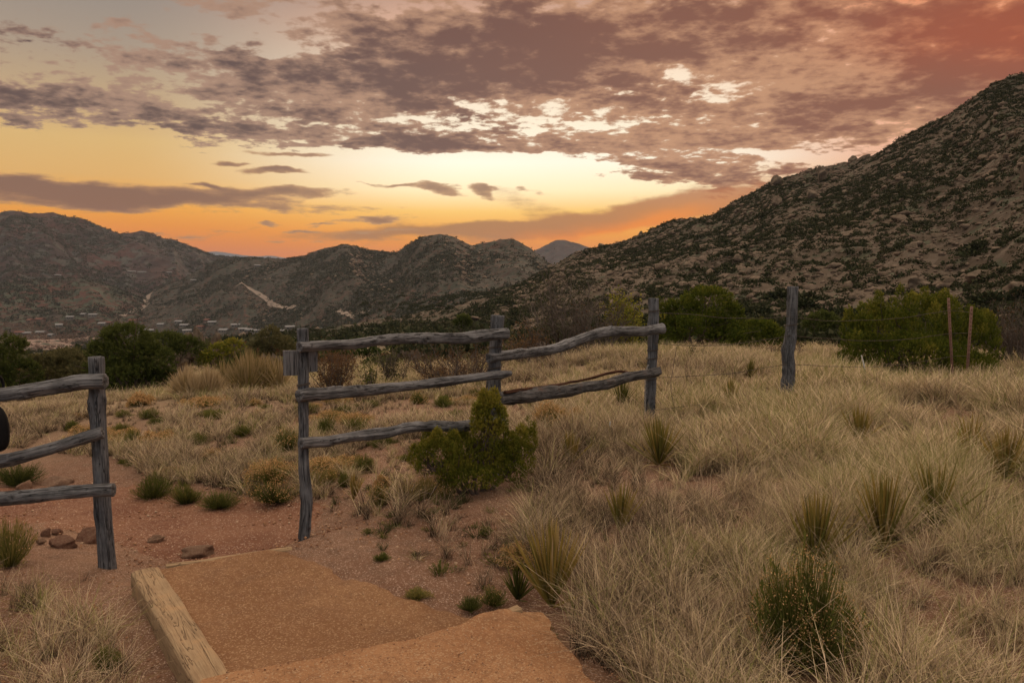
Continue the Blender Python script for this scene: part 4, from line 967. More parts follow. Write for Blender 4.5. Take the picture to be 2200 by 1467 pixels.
def bare_bush(u, v, Y, wpx, hpx, label, seed, mat='brown', leafn=900, leafs=.03, tint=.5, n0=7, group=None, name='bare_bush', levels=3, cat='bush', thick=.014, upb=.3):
    """v is the row of the base as seen; height reaches v-hpx"""
    x, y, z = place_px(u, v, Y); top = at(u, v - hpx, Y)[2]; H = max(.3, top - z); R = wpx / 2 / F * math.hypot(x, y)
    o = thing(name, label, cat, (x, y, z), group=group)
    parts, tp, td = branchwork(seed, H, R, levels=levels, n0=n0, thick=thick, upb=upb)
    V_, F_, A_ = merge(parts); ext = max(np.percentile(np.abs(tp[:, 0]), 96), .01); eh = max(np.percentile(tp[:, 2], 98), .01); S_ = np.array([R / ext, R / ext, H / eh])
    V_ = V_ * S_; tp = tp * S_
    link('branches', mesh_np('branches', V_, F_, M['twig'], attrs={'tint': A_}), o)
    if leafn:
        g = np.random.default_rng(seed + 2); k = g.integers(0, len(tp), leafn); pts = tp[k] + g.normal(0, .05 * H, (leafn, 3))
        bundle('leaves', [leaves(pts, unit(td[k] + g.normal(0, .7, (leafn, 3))), leafs, tint, seed + 3)], M[mat], o)
    if Y < 17: BUSHES.append((x, y, R * .6))
    return o
# juniper: sprays of scale leaves
def spray_t(seed, n=12, w=.10):
    g = np.random.default_rng(seed); parts = []
    for i in range(n):
        s = (i + .5) / n; a = i * 2.4; d = np.array([math.cos(a) * .75, math.sin(a) * .75, 1.0]); L = .42 * (1 - s * .45)
        R_ = frames(d[None], np.array([g.uniform(0, 6.28)])); V_, F_, _ = instance(LEAF[0] * np.array([w / .32 * 1.6, 1, 1]), LEAF[1], np.array([[0, 0, s * .72]]), R_, np.array([L]))
        parts.append((V_, F_, np.full(4, s * .30)))
    return merge(parts)
SPRAYS = [spray_t(i) for i in range(4)]; SPRAYS_LO = [spray_t(i + 9, 5, .2) for i in range(3)]
def crown_points(lobes, n, seed, inner=.45, gap=-.25, gf=2.6):
    g = np.random.default_rng(seed); vol = np.array([a[3] * a[4] * a[5] for a in lobes]) ** .667; w = vol / vol.sum(); k = g.choice(len(lobes), int(n * 1.7), p=w)
    Lb = np.array(lobes)[k]; d = unit(g.normal(0, 1, (len(k), 3))); d[:, 2] = np.where(d[:, 2] < -.55, -d[:, 2], d[:, 2])
    q = g.uniform(inner, 1.0, len(k)) ** .5; P = Lb[:, :3] + d * q[:, None] * Lb[:, 3:6]
    sz = max(a[5] for a in lobes); nz = fbm(P[:, 0] * gf / sz, P[:, 1] * gf / sz, P[:, 2] * gf / sz, 3, seed)
    out = d / Lb[:, 3:6]; ok = (nz > gap) & (P[:, 2] > 0.0)
    P, out, q, nz = P[ok][:n], unit(out[ok])[:n], q[ok][:n], nz[ok][:n]
    return P, out, q, nz, g
def juniper_mesh(name, lobes, n, size, seed, mat, up=.9, tip=.16, lo=False, gap=-.25, base=.30):
    P, out, q, nz, g = crown_points(lobes, n, seed, gap=gap); T_ = SPRAYS_LO if lo else SPRAYS
    d = unit(out * .75 + np.array([0, 0, up]) + g.normal(0, .33, P.shape)); wh = g.integers(0, len(T_), len(P)); parts = []
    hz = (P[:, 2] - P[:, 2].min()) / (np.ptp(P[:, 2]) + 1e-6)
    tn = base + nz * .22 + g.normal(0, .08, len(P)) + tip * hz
    for k, (V_, F_, A_) in enumerate(T_):
        m = wh == k; v, f, _ = instance(V_, F_, P[m], frames(d[m], g.uniform(0, 6.28, int(m.sum()))), size * g.uniform(.6, 1.35, int(m.sum())))
        parts.append((v, f, np.tile(A_, int(m.sum())) + np.repeat(tn[m], len(V_))))
    V_, F_, A_ = merge(parts); return mesh_np(name, V_, F_, mat, attrs={'tint': np.clip(A_, 0, 1)})
def juniper(x, y, z, lobes, n, size, label, seed, mat='juniper', cat='juniper', group=None, name='juniper', trunk=True, **k):
    o = thing(name, label, cat, (x, y, z), group=group)
    link('crown', juniper_mesh('crown', lobes, n, size, seed, M[mat], **k), o)
    if trunk:
        g = np.random.default_rng(seed); parts = []; H = max(a[2] + a[5] for a in lobes)
        for a in lobes[:7]:
            b = np.array([g.normal(0, .03 * H), g.normal(0, .03 * H), -.12]); e = np.array(a[:3]); m = (b + e) / 2 + g.normal(0, .05 * H, 3)
            parts.append((*tube(catmull([b, m, e, e + (e - m) * .5], 12)[0], np.linspace(.026 * H, .004 * H, 12), 7), None)); parts[-1] = (*parts[-1][:2], np.zeros(len(parts[-1][0])))
            for _ in range(10):
                q = e + g.normal(0, .55, 3) * np.array(a[3:6]); parts.append((*tube(np.array([m + (e - m) * g.uniform(0, 1), (m + q) / 2 + g.normal(0, .04, 3), q]), [.010 * H, .006 * H, .002 * H], 4), None)); parts[-1] = (*parts[-1][:2], np.zeros(len(parts[-1][0])))
        V_, F_, A_ = merge(parts); link('trunk', mesh_np('trunk', V_, F_, M['trunk'], attrs={'tint': A_}), o)
    return o
def lobes_px(u0, v0, Y, L):
    """lobes given as (column, row, half width, half height, depth offset, half depth factor) seen at depth Y"""
    x0, y0, z0 = place_px(u0, v0, Y); out = []
    for u, v, a, b, dy, fd in L:
        X, Yy, Z = at(u, v, Y + dy); m = Y / F; out.append((X - x0, dy, Z - z0, a * m, a * m * fd, b * m))
    return (x0, y0, z0), out

# ---- the near juniper under the fence
(p0, lb) = lobes_px(1030, 1040, 6.05, [(1050, 940, 40, 92, 0, .9), (1050, 900, 28, 58, 0, .9), (1060, 990, 44, 60, .05, .9), (940, 990, 52, 50, -.15, .8), (902, 985, 26, 36, .05, .8), (985, 1015, 50, 34, -.05, .9), (1118, 990, 34, 50, .1, .8), (1138, 950, 16, 34, .1, .9), (985, 965, 34, 44, .1, .9), (1010, 990, 38, 48, 0, .9), (1090, 970, 30, 48, .05, .9), (1095, 1015, 40, 32, 0, .8), (960, 940, 40, 30, .35, .8), (1040, 875, 13, 42, -.05, 1), (1062, 880, 14, 48, .05, 1), (1025, 905, 13, 40, -.1, 1), (1078, 915, 14, 45, 0, 1), (1140, 930, 12, 38, .1, 1), (1120, 950, 13, 40, -.05, 1), (915, 950, 14, 30, .1, 1), (940, 960, 14, 40, -.2, 1), (975, 960, 14, 38, -.1, 1), (1010, 1030, 70, 28, -.1, .7)])
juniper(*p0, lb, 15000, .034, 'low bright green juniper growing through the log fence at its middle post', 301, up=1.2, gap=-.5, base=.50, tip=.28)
BUSHES.append((p0[0], p0[1], .42))
# ---- junipers behind the wire fence
(p0, lb) = lobes_px(1975, 835, 12.6, [(1900, 745, 88, 85, 0, .8), (1990, 725, 95, 95, .3, .8), (2070, 755, 78, 85, .1, .8), (1850, 775, 52, 66, -.2, .8), (1960, 780, 110, 66, -.4, .7), (1880, 690, 34, 48, 0, .8), (1950, 668, 34, 42, .1, .8), (2020, 670, 40, 40, .2, .8), (2105, 720, 40, 55, .1, .8), (1830, 720, 26, 46, 0, .8), (2080, 800, 60, 45, -.3, .7)] + [(u_, v_, 11, 40, d__, 1) for u_, v_, d__ in ((1822, 700, 0), (1850, 690, -.2), (1868, 720, -.3), (1888, 665, 0), (1915, 680, -.3), (1935, 652, 0), (1958, 670, -.3), (1985, 655, 0), (2008, 690, -.3), (2030, 660, 0), (2055, 690, -.2), (2085, 690, 0), (2105, 715, -.2), (2125, 740, 0), (1840, 750, -.5), (1880, 770, -.6), (1925, 750, -.6), (1975, 740, -.7), (2030, 760, -.6), (2075, 770, -.5), (1815, 760, -.1))])
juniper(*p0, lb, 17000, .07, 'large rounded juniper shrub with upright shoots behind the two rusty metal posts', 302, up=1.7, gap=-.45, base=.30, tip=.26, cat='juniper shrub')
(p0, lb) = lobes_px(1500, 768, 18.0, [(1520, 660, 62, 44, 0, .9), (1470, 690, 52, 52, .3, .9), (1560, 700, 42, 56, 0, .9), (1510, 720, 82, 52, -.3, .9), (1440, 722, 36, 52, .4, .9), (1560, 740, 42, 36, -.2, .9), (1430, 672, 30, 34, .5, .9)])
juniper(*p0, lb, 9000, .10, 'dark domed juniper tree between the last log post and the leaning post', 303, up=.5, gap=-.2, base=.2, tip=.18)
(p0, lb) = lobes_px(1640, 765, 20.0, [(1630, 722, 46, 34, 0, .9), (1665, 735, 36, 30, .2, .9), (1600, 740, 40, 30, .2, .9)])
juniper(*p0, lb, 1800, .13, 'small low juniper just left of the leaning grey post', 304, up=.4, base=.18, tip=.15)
# ---- dark trees on the left, beyond the meadow
LEFT = [
 ('juniper', 'large black green juniper tree in the left background, top above its neighbours', 16.5, (285, 850), [(270, 745, 55, 48, 0, 1), (235, 775, 45, 50, 0, 1), (320, 785, 55, 50, .2, 1), (270, 820, 70, 45, -.2, 1), (345, 830, 45, 35, .2, 1)], 3800, .15, 'dark_juniper'),
 ('juniper', 'dark juniper at the far left edge above the top fence rail', 17.5, (20, 850), [(15, 775, 48, 52, 0, 1), (-40, 790, 60, 60, 0, 1), (45, 815, 40, 38, 0, 1)], 2200, .15, 'dark_juniper'),
 ('juniper', 'olive green bush between the far left juniper and the large black juniper', 18.5, (130, 845), [(100, 805, 48, 42, 0, 1), (150, 790, 52, 38, .3, 1), (185, 815, 40, 36, 0, 1)], 1900, .15, 'olive'),
 ('juniper', 'spreading dark juniper right behind the large black juniper', 24.0, (375, 770), [(350, 742, 50, 26, 0, 1), (400, 750, 36, 24, 0, 1)], 1300, .17, 'dark_juniper'),
 ('juniper', 'rounded green bush between the boulders and the board on the post', 24.0, (480, 790), [(470, 762, 30, 22, 0, 1), (500, 752, 26, 22, 0, 1), (450, 775, 24, 18, 0, 1)], 900, .15, 'juniper'),
 ('juniper', 'tall loose green bush directly left of the board on the post', 21.0, (590, 790), [(580, 735, 24, 34, 0, 1), (600, 755, 36, 30, 0, 1), (560, 760, 30, 26, 0, 1)], 1100, .15, 'olive'),
 ('juniper', 'dark round juniper on the slope just under the hillside foot, left of centre', 55.0, (990, 706), [(995, 692, 16, 11, 0, 1)], 420, .34, 'dark_juniper'),
 ('juniper', 'lone dark juniper right of the leaning post against the rocky slope', 30.0, (1775, 745), [(1765, 700, 34, 27, 0, 1), (1790, 712, 28, 24, 0, 1)], 1100, .22, 'dark_juniper'),
]
for i, (nm, lab, Y, uv, L, n, sz, mt) in enumerate(LEFT):
    (p0, lb) = lobes_px(uv[0], uv[1], Y, L); dz = p0[2]; juniper(*p0, lb, n, sz, lab, 320 + i, mat=mt, up=.45, lo=False, base=.40, tip=.3, gap=-.2)
# ---- pale bunch grass giants left of the board
for (u, v, w_, h_, Y, lab, sd, tn) in ((428, 862, 150, 95, 13.2, 'pale feathery bunchgrass clump, left one of the big pair behind the meadow', 401, .62), (548, 852, 200, 116, 14.2, 'big tan and green bunchgrass clump, right one of the pair, left of the board', 402, .40)):
    x, y, z = place_px(u, v, Y); R = w_ / 2 / F * Y; H = at(u, v - h_, Y)[2] - z; o = thing('bunchgrass', lab, 'bunchgrass', (x, y, z))
    g = np.random.default_rng(sd); parts = []
    for k in range(16):
        a, q = g.uniform(0, 6.28), math.sqrt(g.uniform(0, 1)) * R * .62; hh = H * g.uniform(.7, 1.05) * (1 - .3 * q / R); v_, f_, a_ = tapered(150, sd * 20 + k, hh, .006, .42, .5, tn + g.normal(0, .05), rings=4, base=.01)
        parts.append((v_ + [math.cos(a) * q, math.sin(a) * q, 0], f_, a_))
    bundle('blades', parts, M['straw'], o); BUSHES.append((x, y, R * .6))
# ---- bare and brown bushes behind the log fence
bare_bush(716, 850, 11.8, 92, 100, 'rounded brown leafy bush just right of the board post', 501, leafn=4200, leafs=.026, tint=.5, n0=12)
bare_bush(845, 835, 13.5, 70, 85, 'grey green stemmy bush behind the fence, middle of the first bay', 502, mat='olive', leafn=700, leafs=.035, n0=8, upb=.7)
bare_bush(795, 850, 12.5, 50, 62, 'small upright green weed left of the grey green stemmy bush', 503, mat='weed', leafn=600, leafs=.03, tint=.35, n0=6, upb=.9)
bare_bush(985, 832, 13.2, 190, 92, 'wide tangle of brown bare twigs left of the middle fence post', 504, leafn=4500, leafs=.024, tint=.4, n0=16, levels=3)
bare_bush(948, 845, 12.4, 90, 50, 'low orange brown bush in front of the wide brown tangle', 505, leafn=3500, leafs=.02, tint=.85, n0=10)
bare_bush(1125, 790, 17.5, 125, 95, 'reddish pink bare bush right behind the middle fence post', 506, leafn=1500, leafs=.04, tint=.75, n0=12)
bare_bush(1215, 785, 17.5, 180, 205, 'tall grey thicket of bare stems behind the crooked upper rail', 507, mat='olive', leafn=1100, leafs=.045, tint=.4, n0=14, levels=3, thick=.022, upb=.8)
bare_bush(1290, 790, 17.0, 150, 140, 'grey leafless bush with arching twigs, right half of the tall thicket', 508, mat='brown', leafn=500, leafs=.04, tint=.3, n0=12, levels=3, thick=.02)
bare_bush(1230, 805, 15.5, 240, 62, 'low dark brown brush along the foot of the tall thicket', 509, mat='brown', leafn=3200, leafs=.04, tint=.22, n0=18)
bare_bush(1345, 785, 18.0, 90, 145, 'yellow green shrub beside the domed juniper tree', 510, mat='juniper', leafn=2600, leafs=.06, tint=.85, n0=9, upb=.6)
bare_bush(1400, 800, 16.2, 80, 70, 'thin dark shrub hiding the foot of the domed juniper', 511, mat='dark_juniper', leafn=900, leafs=.05, tint=.6, n0=8)
bare_bush(2185, 830, 13.5, 130, 178, 'brown leafless thicket at the right edge of the picture', 512, leafn=900, leafs=.035, tint=.3, n0=16, levels=3, thick=.018)
bare_bush(1500, 775, 13.0, 50, 26, 'small pale spiny weed in front of the domed juniper tree', 513, mat='olive', leafn=300, leafs=.03, tint=1, n0=6, levels=2, thick=.006)
bare_bush(650, 790, 26.0, 80, 50, 'grey brown brush glimpsed behind the board post', 514, mat='olive', leafn=900, leafs=.07, tint=.5, n0=8)
bare_bush(1690, 770, 16.0, 70, 34, 'grey dead brush at the back of the meadow beside the leaning post', 515, leafn=300, leafs=.04, tint=.3, n0=9, levels=3)
# ---- yuccas
for q in ((1752, 1218, 118, 118, 'dense fan of stiff yucca leaves right above the seed headed foreground bush', 601, 150, True, .42), (1897, 1185, 122, 84, 'second stiff yucca to the right, narrower fan with dead leaves lying round it', 602, 120, True, .45),
          (2010, 1135, 110, 140, 'thin spreading green yucca, third from the left of the foreground row', 603, 46, False, .35), (1332, 1142, 84, 66, 'olive yucca tuft alone in the tall grass right of the fence juniper', 604, 60, False, .4),
          (1415, 1000, 80, 120, 'wide yucca tuft just below the chain hung log post', 605, 110, True, .4), (1225, 1000, 58, 92, 'yellowish yucca tuft right of the fence juniper', 606, 90, False, .5),
          (1335, 878, 52, 54, 'small dark yucca seen under the split rail', 607, 70, False, .12), (1612, 812, 32, 44, 'little yucca at the back of the meadow, left of the leaning post', 608, 50, False, .3),
          (1845, 955, 60, 62, 'yellow green tuft in the middle of the right meadow', 609, 80, False, .5), (1570, 875, 48, 44, 'small yucca between the two wire strands, left of the leaning post', 610, 60, False, .4),
          (2160, 1030, 75, 130, 'large yellow green tuft at the right edge of the meadow', 611, 130, False, .55), (1185, 1305, 150, 150, 'long leaning yellow green blades beside the near gravel edge', 612, 170, False, .5),
          (1112, 1290, 64, 110, 'dark green blades at the end of the half buried riser', 613, 70, False, .05), (760, 1075, 45, 40, 'tiny yellow tuft on the bare slope right of the post', 614, 50, False, .55), (2085, 980, 60, 60, 'sparse green blades right of the meadow middle', 615, 50, False, .5)):
    yucca(*q[:4], q[4], q[5], n=q[6], skirt=q[7], green=q[8])
# ---- green and tan low bushes
for q in ((702, 935, 52, 46, 'round green bush under the middle rail, left of a pair', 0, 0), (767, 930, 56, 40, 'round grey green bush, right of the pair under the middle rail', 0, .1), (618, 968, 62, 60, 'yellow green bush just left of the gap post', .2, 0),
          (782, 1010, 56, 42, 'brownish green bush under the lowest rail', 0, .1), (588, 1078, 104, 60, 'dark green bush with tan top directly left of the gap post', .25, -.1), (402, 1082, 74, 54, 'pale green bush beyond the trail, between the two gap posts', 0, .05),
          (332, 1072, 82, 66, 'leaning green bush beyond the trail right of the squared post', 0, -.02), (470, 1090, 92, 42, 'flat dark green bush at the trail edge', 0, -.05), (950, 874, 56, 30, 'small green bush behind the middle rail near the fence juniper', 0, .05),
          (702, 1040, 62, 48, 'dead grey brown tuft right of the gap post', .1, .35), (740, 1045, 34, 42, 'little green weed right of the dead tuft', 0, .1), (905, 1075, 100, 78, 'tan stemmed clump in front of the fence juniper, left side', .1, .35),
          (962, 1075, 50, 84, 'stalky plant with yellow buds in front of the fence juniper', .4, .25), (812, 1090, 40, 70, 'upright yellow green stems on the bare slope', .15, .25), (20, 1215, 90, 110, 'brown and green bush at the left edge beside the trail rocks', .1, .3),
          (40, 1040, 110, 52, 'dark green bush at the left edge beyond the trail', 0, -.2), (232, 1440, 66, 66, 'small bright green plant in the bottom left corner grass', 0, .1), (1010, 1312, 60, 42, 'dark green bush on the edge of the lower gravel step', 0, -.1),
          (1060, 1300, 70, 55, 'green clump between lower step and tall yellow blades', .05, .05), (1150, 1382, 90, 60, 'flat green weed spilling onto the near gravel', 0, 0), (895, 1285, 66, 26, 'low grey green mat right of the lower gravel step', 0, .3), (820, 1205, 40, 22, 'tiny bright green weed in the middle of the bare slope', 0, .05),
          (1045, 1150, 36, 24, 'tiny green weed below the fence juniper', 0, .1), (520, 935, 50, 30, 'flat green bush in the left meadow behind the trail', 0, .1), (262, 930, 52, 28, 'green tuft right behind the squared post', 0, .15), (460, 900, 60, 26, 'olive bush at the back of the left meadow', 0, .15),
          (285, 960, 44, 40, 'green sprig bush left meadow, nearest the squared post', 0, .1), (425, 955, 56, 34, 'grass green bush in the middle of the left meadow', 0, .05), (790, 1010, 20, 20, 'seedling beside the brownish bush under the lowest rail', 0, .0), (496, 1040, 28, 24, 'single small green weed on the red bank', 0, 0)):
    s_ = 700 + q[0] + q[1]; tuft_bush(q[0], q[1], q[2], q[3], q[4], s_, heads=q[5], n=int(260 + q[2] * 4), tint=.40 + q[6])
for q in ((1192, 925, 120, 82, 'round orange tan dried bush behind the split rail', 2.2, .6), (586, 1035, 120, 54, 'orange tan dried bush top above the dark green one, left of the post', 1.2, .6), (1112, 1225, 84, 74, 'pale dried flower bush between bare slope and tall grass', 1.2, .55),
          (300, 872, 60, 30, 'orange tan round bush in front of the black juniper', 1.0, .6), (442, 872, 90, 22, 'flat tan brush below the pale bunchgrass clump', .8, .6), (758, 1012, 22, 22, 'tiny rust orange bush right of the gap post', 1.0, .5), (820, 1052, 40, 36, 'rust orange dried bush left of the tan stemmed clump', 1.0, .5),
          (340, 950, 70, 26, 'pale dried bush in the left meadow', .8, .6)):
    tuft_bush(q[0], q[1], q[2], q[3], q[4], 900 + q[0], heads=q[5], n=620, tint=q[6], name='dried_bush', kind='weed')
o = tuft_bush(1725, 1432, 235, 210, 'foreground green stemmed bush crowned with dried tan flower heads, below the dense yucca', 990, heads=.55, n=1500, tint=.42, name='rabbitbrush', hf=1.0, w=.0022)
# more low bushes in the left meadow and on the bank
protos = [o_ for o_ in C.objects if o_.name.startswith('snakeweed')][:9] + [o_ for o_ in C.objects if o_.name.startswith('dried_bush')][:3]
xs_, ys_ = RNG.uniform(-6.5, .6, 900), RNG.uniform(5.8, 11.5, 900); us_, vs_ = uvof(xs_, ys_); ok_ = (inpoly(us_, vs_, SEMI) | (inpoly(us_, vs_, DENSE) & (us_ < 1050))) & (trail_d(xs_, ys_) > .95)
placed_ = []
for x, y in zip(xs_[ok_], ys_[ok_]):
    if len(placed_) > 44: break
    if any(math.hypot(x - a, y - b) < .42 for a, b in placed_) or any(math.hypot(x - a, y - b) < c_ + .12 for a, b, c_ in BUSHES): continue
    placed_.append((x, y)); k_ = RNG.uniform(.45, .95)
    dup(protos[int(RNG.integers(0, len(protos)))], (x, y, float(gz(x, y)) - .01), RNG.uniform(0, 6.28), (k_ * 1.25, k_ * 1.1, k_ * RNG.uniform(.55, .9)), 'one of the many low nameless bushes dotted between the straw tufts of the left meadow', 'low bushes dotted over the left meadow')
# small weeds scattered over the red soil
WM = []
for i in range(6):
    (sv_, sf_, sa_), tp_ = stems(46, 1200 + i, .06, .07, .0016, .45); lv_ = leaves(tp_[::2] * .8, unit(tp_[::2] + [0, 0, .03]), .014, .45 + .06 * (i % 3), 1300 + i, thin=.5)
    V_, F_, A_ = merge([(sv_, sf_, sa_), lv_]); WM.append(mesh_np('weed', V_, F_, M['weed' if i % 2 else 'olive'], attrs={'tint': np.clip(A_, 0, 1)}))
xs_, ys_ = RNG.uniform(-4.5, 1.0, 1500), RNG.uniform(3.2, 9.5, 1500); us_, vs_ = uvof(xs_, ys_); ok_ = (inpoly(us_, vs_, SLOPE) | inpoly(us_, vs_, SEMI)) & ~on_path(xs_, ys_) & (trail_d(xs_, ys_) > .75) & (RNG.uniform(0, 1, 1500) < .34)
for x, y in list(zip(xs_[ok_], ys_[ok_]))[:240]:
    o = link('weed', WM[int(RNG.integers(0, 6))]); o.location = (x, y, float(ground_final(x, y)) - .004); k_ = RNG.uniform(.5, 1.5); o.scale = (k_ * 1.2, k_ * 1.2, k_ * RNG.uniform(.4, 1)); o.rotation_euler = (0, 0, RNG.uniform(0, 6.28))
    tag(o, 'small low weed tuft scattered on the reddish soil around the fence gap', 'weed', 'small weeds on the red soil')
grass_field()

# ------------------------------------------------------------------ rocks, scrub and houses
def ico(sub, seed, amp=.22, flat=.72):
    bm = bmesh.new(); bmesh.ops.create_icosphere(bm, subdivisions=sub, radius=1.0)
    V_ = np.array([v.co[:] for v in bm.verts]); F_ = np.array([[v.index for v in f.verts] for f in bm.faces]); bm.free()
    g = np.random.default_rng(seed)
    for _ in range(7):                                   # planes shear the ball into facets
        n = unit(g.normal(0, 1, 3)); k = g.uniform(.5, .85); d = V_ @ n; V_ = V_ - np.outer(np.maximum(d - k, 0) * .97, n)
    V_ = V_ * (1 + amp * fbm(V_[:, 0] * 1.3 + seed, V_[:, 1] * 1.3, V_[:, 2] * 1.3, 3, seed))[:, None]
    return V_ * [1, g.uniform(.7, 1), flat * g.uniform(.8, 1.2)], F_
ROCK3 = [ico(4, 900 + i) for i in range(6)]; ROCK2 = [ico(2, 910 + i) for i in range(6)]; ROCK1 = [ico(1, 920 + i) for i in range(4)]
def rock_mesh(name, t, mat, tint=0.0): return mesh_np(name, t[0], t[1], mat, smooth=len(t[0]) > 1000, attrs={'tint': np.full(len(t[0]), tint)})
def rock_obj(name, label, cat, me, loc, sc, rz, group=None, tilt=0.0):
    o = link(name, me); o.location = loc; o.scale = sc; o.rotation_euler = (tilt, tilt * .5, rz); return tag(o, label, cat, group)
ALLZ = ('hillside', 'center', 'foothill', 'mountain')
def surf(a, r, keys):
    x, y = np.sin(a) * r, np.cos(a) * r; z = ground_final(x, y)
    for k in keys:
        h = HILLS[k]; R, Fo, zr = h.params(a)
        z = np.where((r > Fo * .9) & (a > h.az[0]) & (a < h.az[-1]), np.maximum(z, h.z(a, r)), z)
    return x, y, z
def hit_far(u, v, keys, r0=20, r1=2500):
    a = float(uaz(u)); r = np.geomspace(r0, r1, 6000); x, y, z = surf(np.full_like(r, a), r, keys); uu, vv = project(x, y, z)
    k = int(np.argmax(vv <= v)); return float(x[k]), float(y[k]), float(z[k]), float(r[k])
g = np.random.default_rng(99)
# --- the trail's rocks
M['pinkrock'] = material('pink_sandstone', rock_fn((.34, .20, .13), (.46, .30, .21), 4.0)); RP = [rock_mesh('rock', t, M['pinkrock']) for t in ROCK3]
RM = [rock_mesh('rock', t, M['redrock']) for t in ROCK3]
for i, (u, v, w_, h_, fl, lab) in enumerate(((130, 1172, 54, 24, .6, 'wedge of dark red rock lying on the trail, left of the squared post'), (186, 1163, 66, 34, .7, 'grey topped stone touching the squared post from the left'), (96, 1150, 24, 18, .8, 'small red stone at the left end of the trail rocks'),
        (118, 1146, 26, 14, .7, 'small brown stone behind the wedge of dark red rock'), (332, 1163, 36, 16, .6, 'flat pink stone in the trail between the two gap posts'), (420, 1196, 66, 22, .5, 'pale boulder half buried at the foot of the lower step'),
        (48, 1052, 40, 22, .6, 'light stone at the far trail edge, leftmost of two'), (112, 1042, 62, 20, .5, 'light flat slab at the far trail edge, beside the leftmost stone'), (28, 1078, 30, 14, .6, 'little red stone low at the left frame edge'), (85, 1165, 18, 10, .6, 'pebble sized rock beside the small red stone'))):
    x, y, z = hit(u, v); d = math.hypot(x, y); s = w_ / 2 / F * d; hh = h_ / F * d * .62
    rock_obj('rock', lab, 'rock', (RM if i < 4 or i == 8 else RP)[i % 6], (x, y + s * .5, z + hh * .12), (s, s * .8, hh / .72), g.uniform(0, 6))
GM = [rock_mesh('boulder', t, M['granite']) for t in ROCK3]; GM2 = [rock_mesh('boulder', t, M['granite'], .15 * (i % 5)) for i, t in enumerate(ROCK2)]
for i, (u, v, w_, h_, lab) in enumerate(((424, 758, 34, 62, 'upright pointed granite boulder rising from the left scrub'), (387, 782, 54, 26, 'low rounded granite boulder below the upright pointed one'), (468, 745, 44, 30, 'granite boulder right of the upright pointed one'), (165, 808, 40, 30, 'pinkish boulder among the dark trees at the left'), (405, 735, 40, 24, 'grey boulder just left of the pointed one'))):
    Y = 30.0; x, _, z0 = place_px(u, v, Y); zb_ = at(u, v, Y)[2]; s = w_ / 2 / F * Y; hh = h_ / F * Y
    zt = at(u, v - h_, Y)[2]; zc_ = (min(z0, zb_) + zt) / 2; rock_obj('boulder', lab, 'boulder', GM[i], (x, Y, zc_), (s, s, (zt - zc_) / .72), g.uniform(0, 6))
# --- crags standing on the right hill's skyline
for i, (u, v, w_, h_, lab) in enumerate(((1800, 362, 34, 18, 'leftmost block of the crag on the right skyline'), (1822, 356, 32, 26, 'tall middle block of the crag on the right skyline'), (1845, 352, 46, 24, 'widest block of the crag on the right skyline'), (1868, 350, 34, 18, 'rightmost block of the crag on the right skyline'),
        (1375, 512, 16, 20, 'thin rock pinnacle standing on the ridge above the crooked upper rail'), (1345, 526, 18, 12, 'small rock knob left of the thin pinnacle'), (1290, 536, 34, 18, 'dark rounded outcrop where the ridge meets the distant hill'), (1658, 396, 34, 26, 'rounded rock on the skyline left of the crag'),
        (1755, 388, 34, 40, 'brown standing boulder just under the skyline, left of the crag'), (1545, 460, 14, 18, 'little skyline rock above the domed juniper tree'), (2150, 188, 60, 30, 'broad rock shelf at the top right of the hill'), (2188, 405, 34, 60, 'pale tall boulder at the right edge of the hillside'),
        (1735, 428, 38, 28, 'large pale boulder below the skyline left of the crag'), (1662, 440, 34, 26, 'pale boulder below the rounded skyline rock'))):
    a = float(uaz(u)); h = HILLS['hillside']; Rr = float(np.interp(a, h.ra, h.rr))
    x, y, z, r = hit_far(u, v + 3, ('hillside',), 60, Rr * 1.02) if v > 380 and u > 1560 else (math.sin(a) * Rr, math.cos(a) * Rr, float(h.z(np.array([a]), np.array([Rr]))[0]), Rr)
    w_ *= .62; h_ *= .72; s = w_ / 2 / F * r; ht = h_ / F * r; zt = EYE + r * float(elof(u, v - h_)[0]); zc_ = min(zt - ht * .5, z + ht * .5)
    rock_obj('boulder', lab, 'boulder', GM[i % 6], (x, y, zc_), (s * 1.1, s, ht * .62 / .72), g.uniform(0, 6))
SLABS = ((1745, 655, 90, 30), (1840, 640, 70, 34), (1970, 612, 95, 40), (2035, 640, 80, 34), (2105, 600, 110, 46), (2180, 628, 90, 44), (1900, 668, 60, 24), (1660, 668, 60, 22), (1790, 712, 80, 30), (2160, 690, 70, 40), (1575, 690, 60, 22))
for i, (u, v, w_, h_) in enumerate(SLABS):
    w_ *= .62; h_ *= .6; x, y, z, r = hit_far(u, v, ('hillside',), 25, 220); s = w_ / 2 / F * r; rock_obj('boulder', 'pale broad granite slab low on the right hill, between the green shrubs', 'boulder', GM[i % 6], (x, y, z), (s, s * .9, h_ / F * r * .9), g.uniform(0, 6), 'pale slabs at the foot of the right hill')
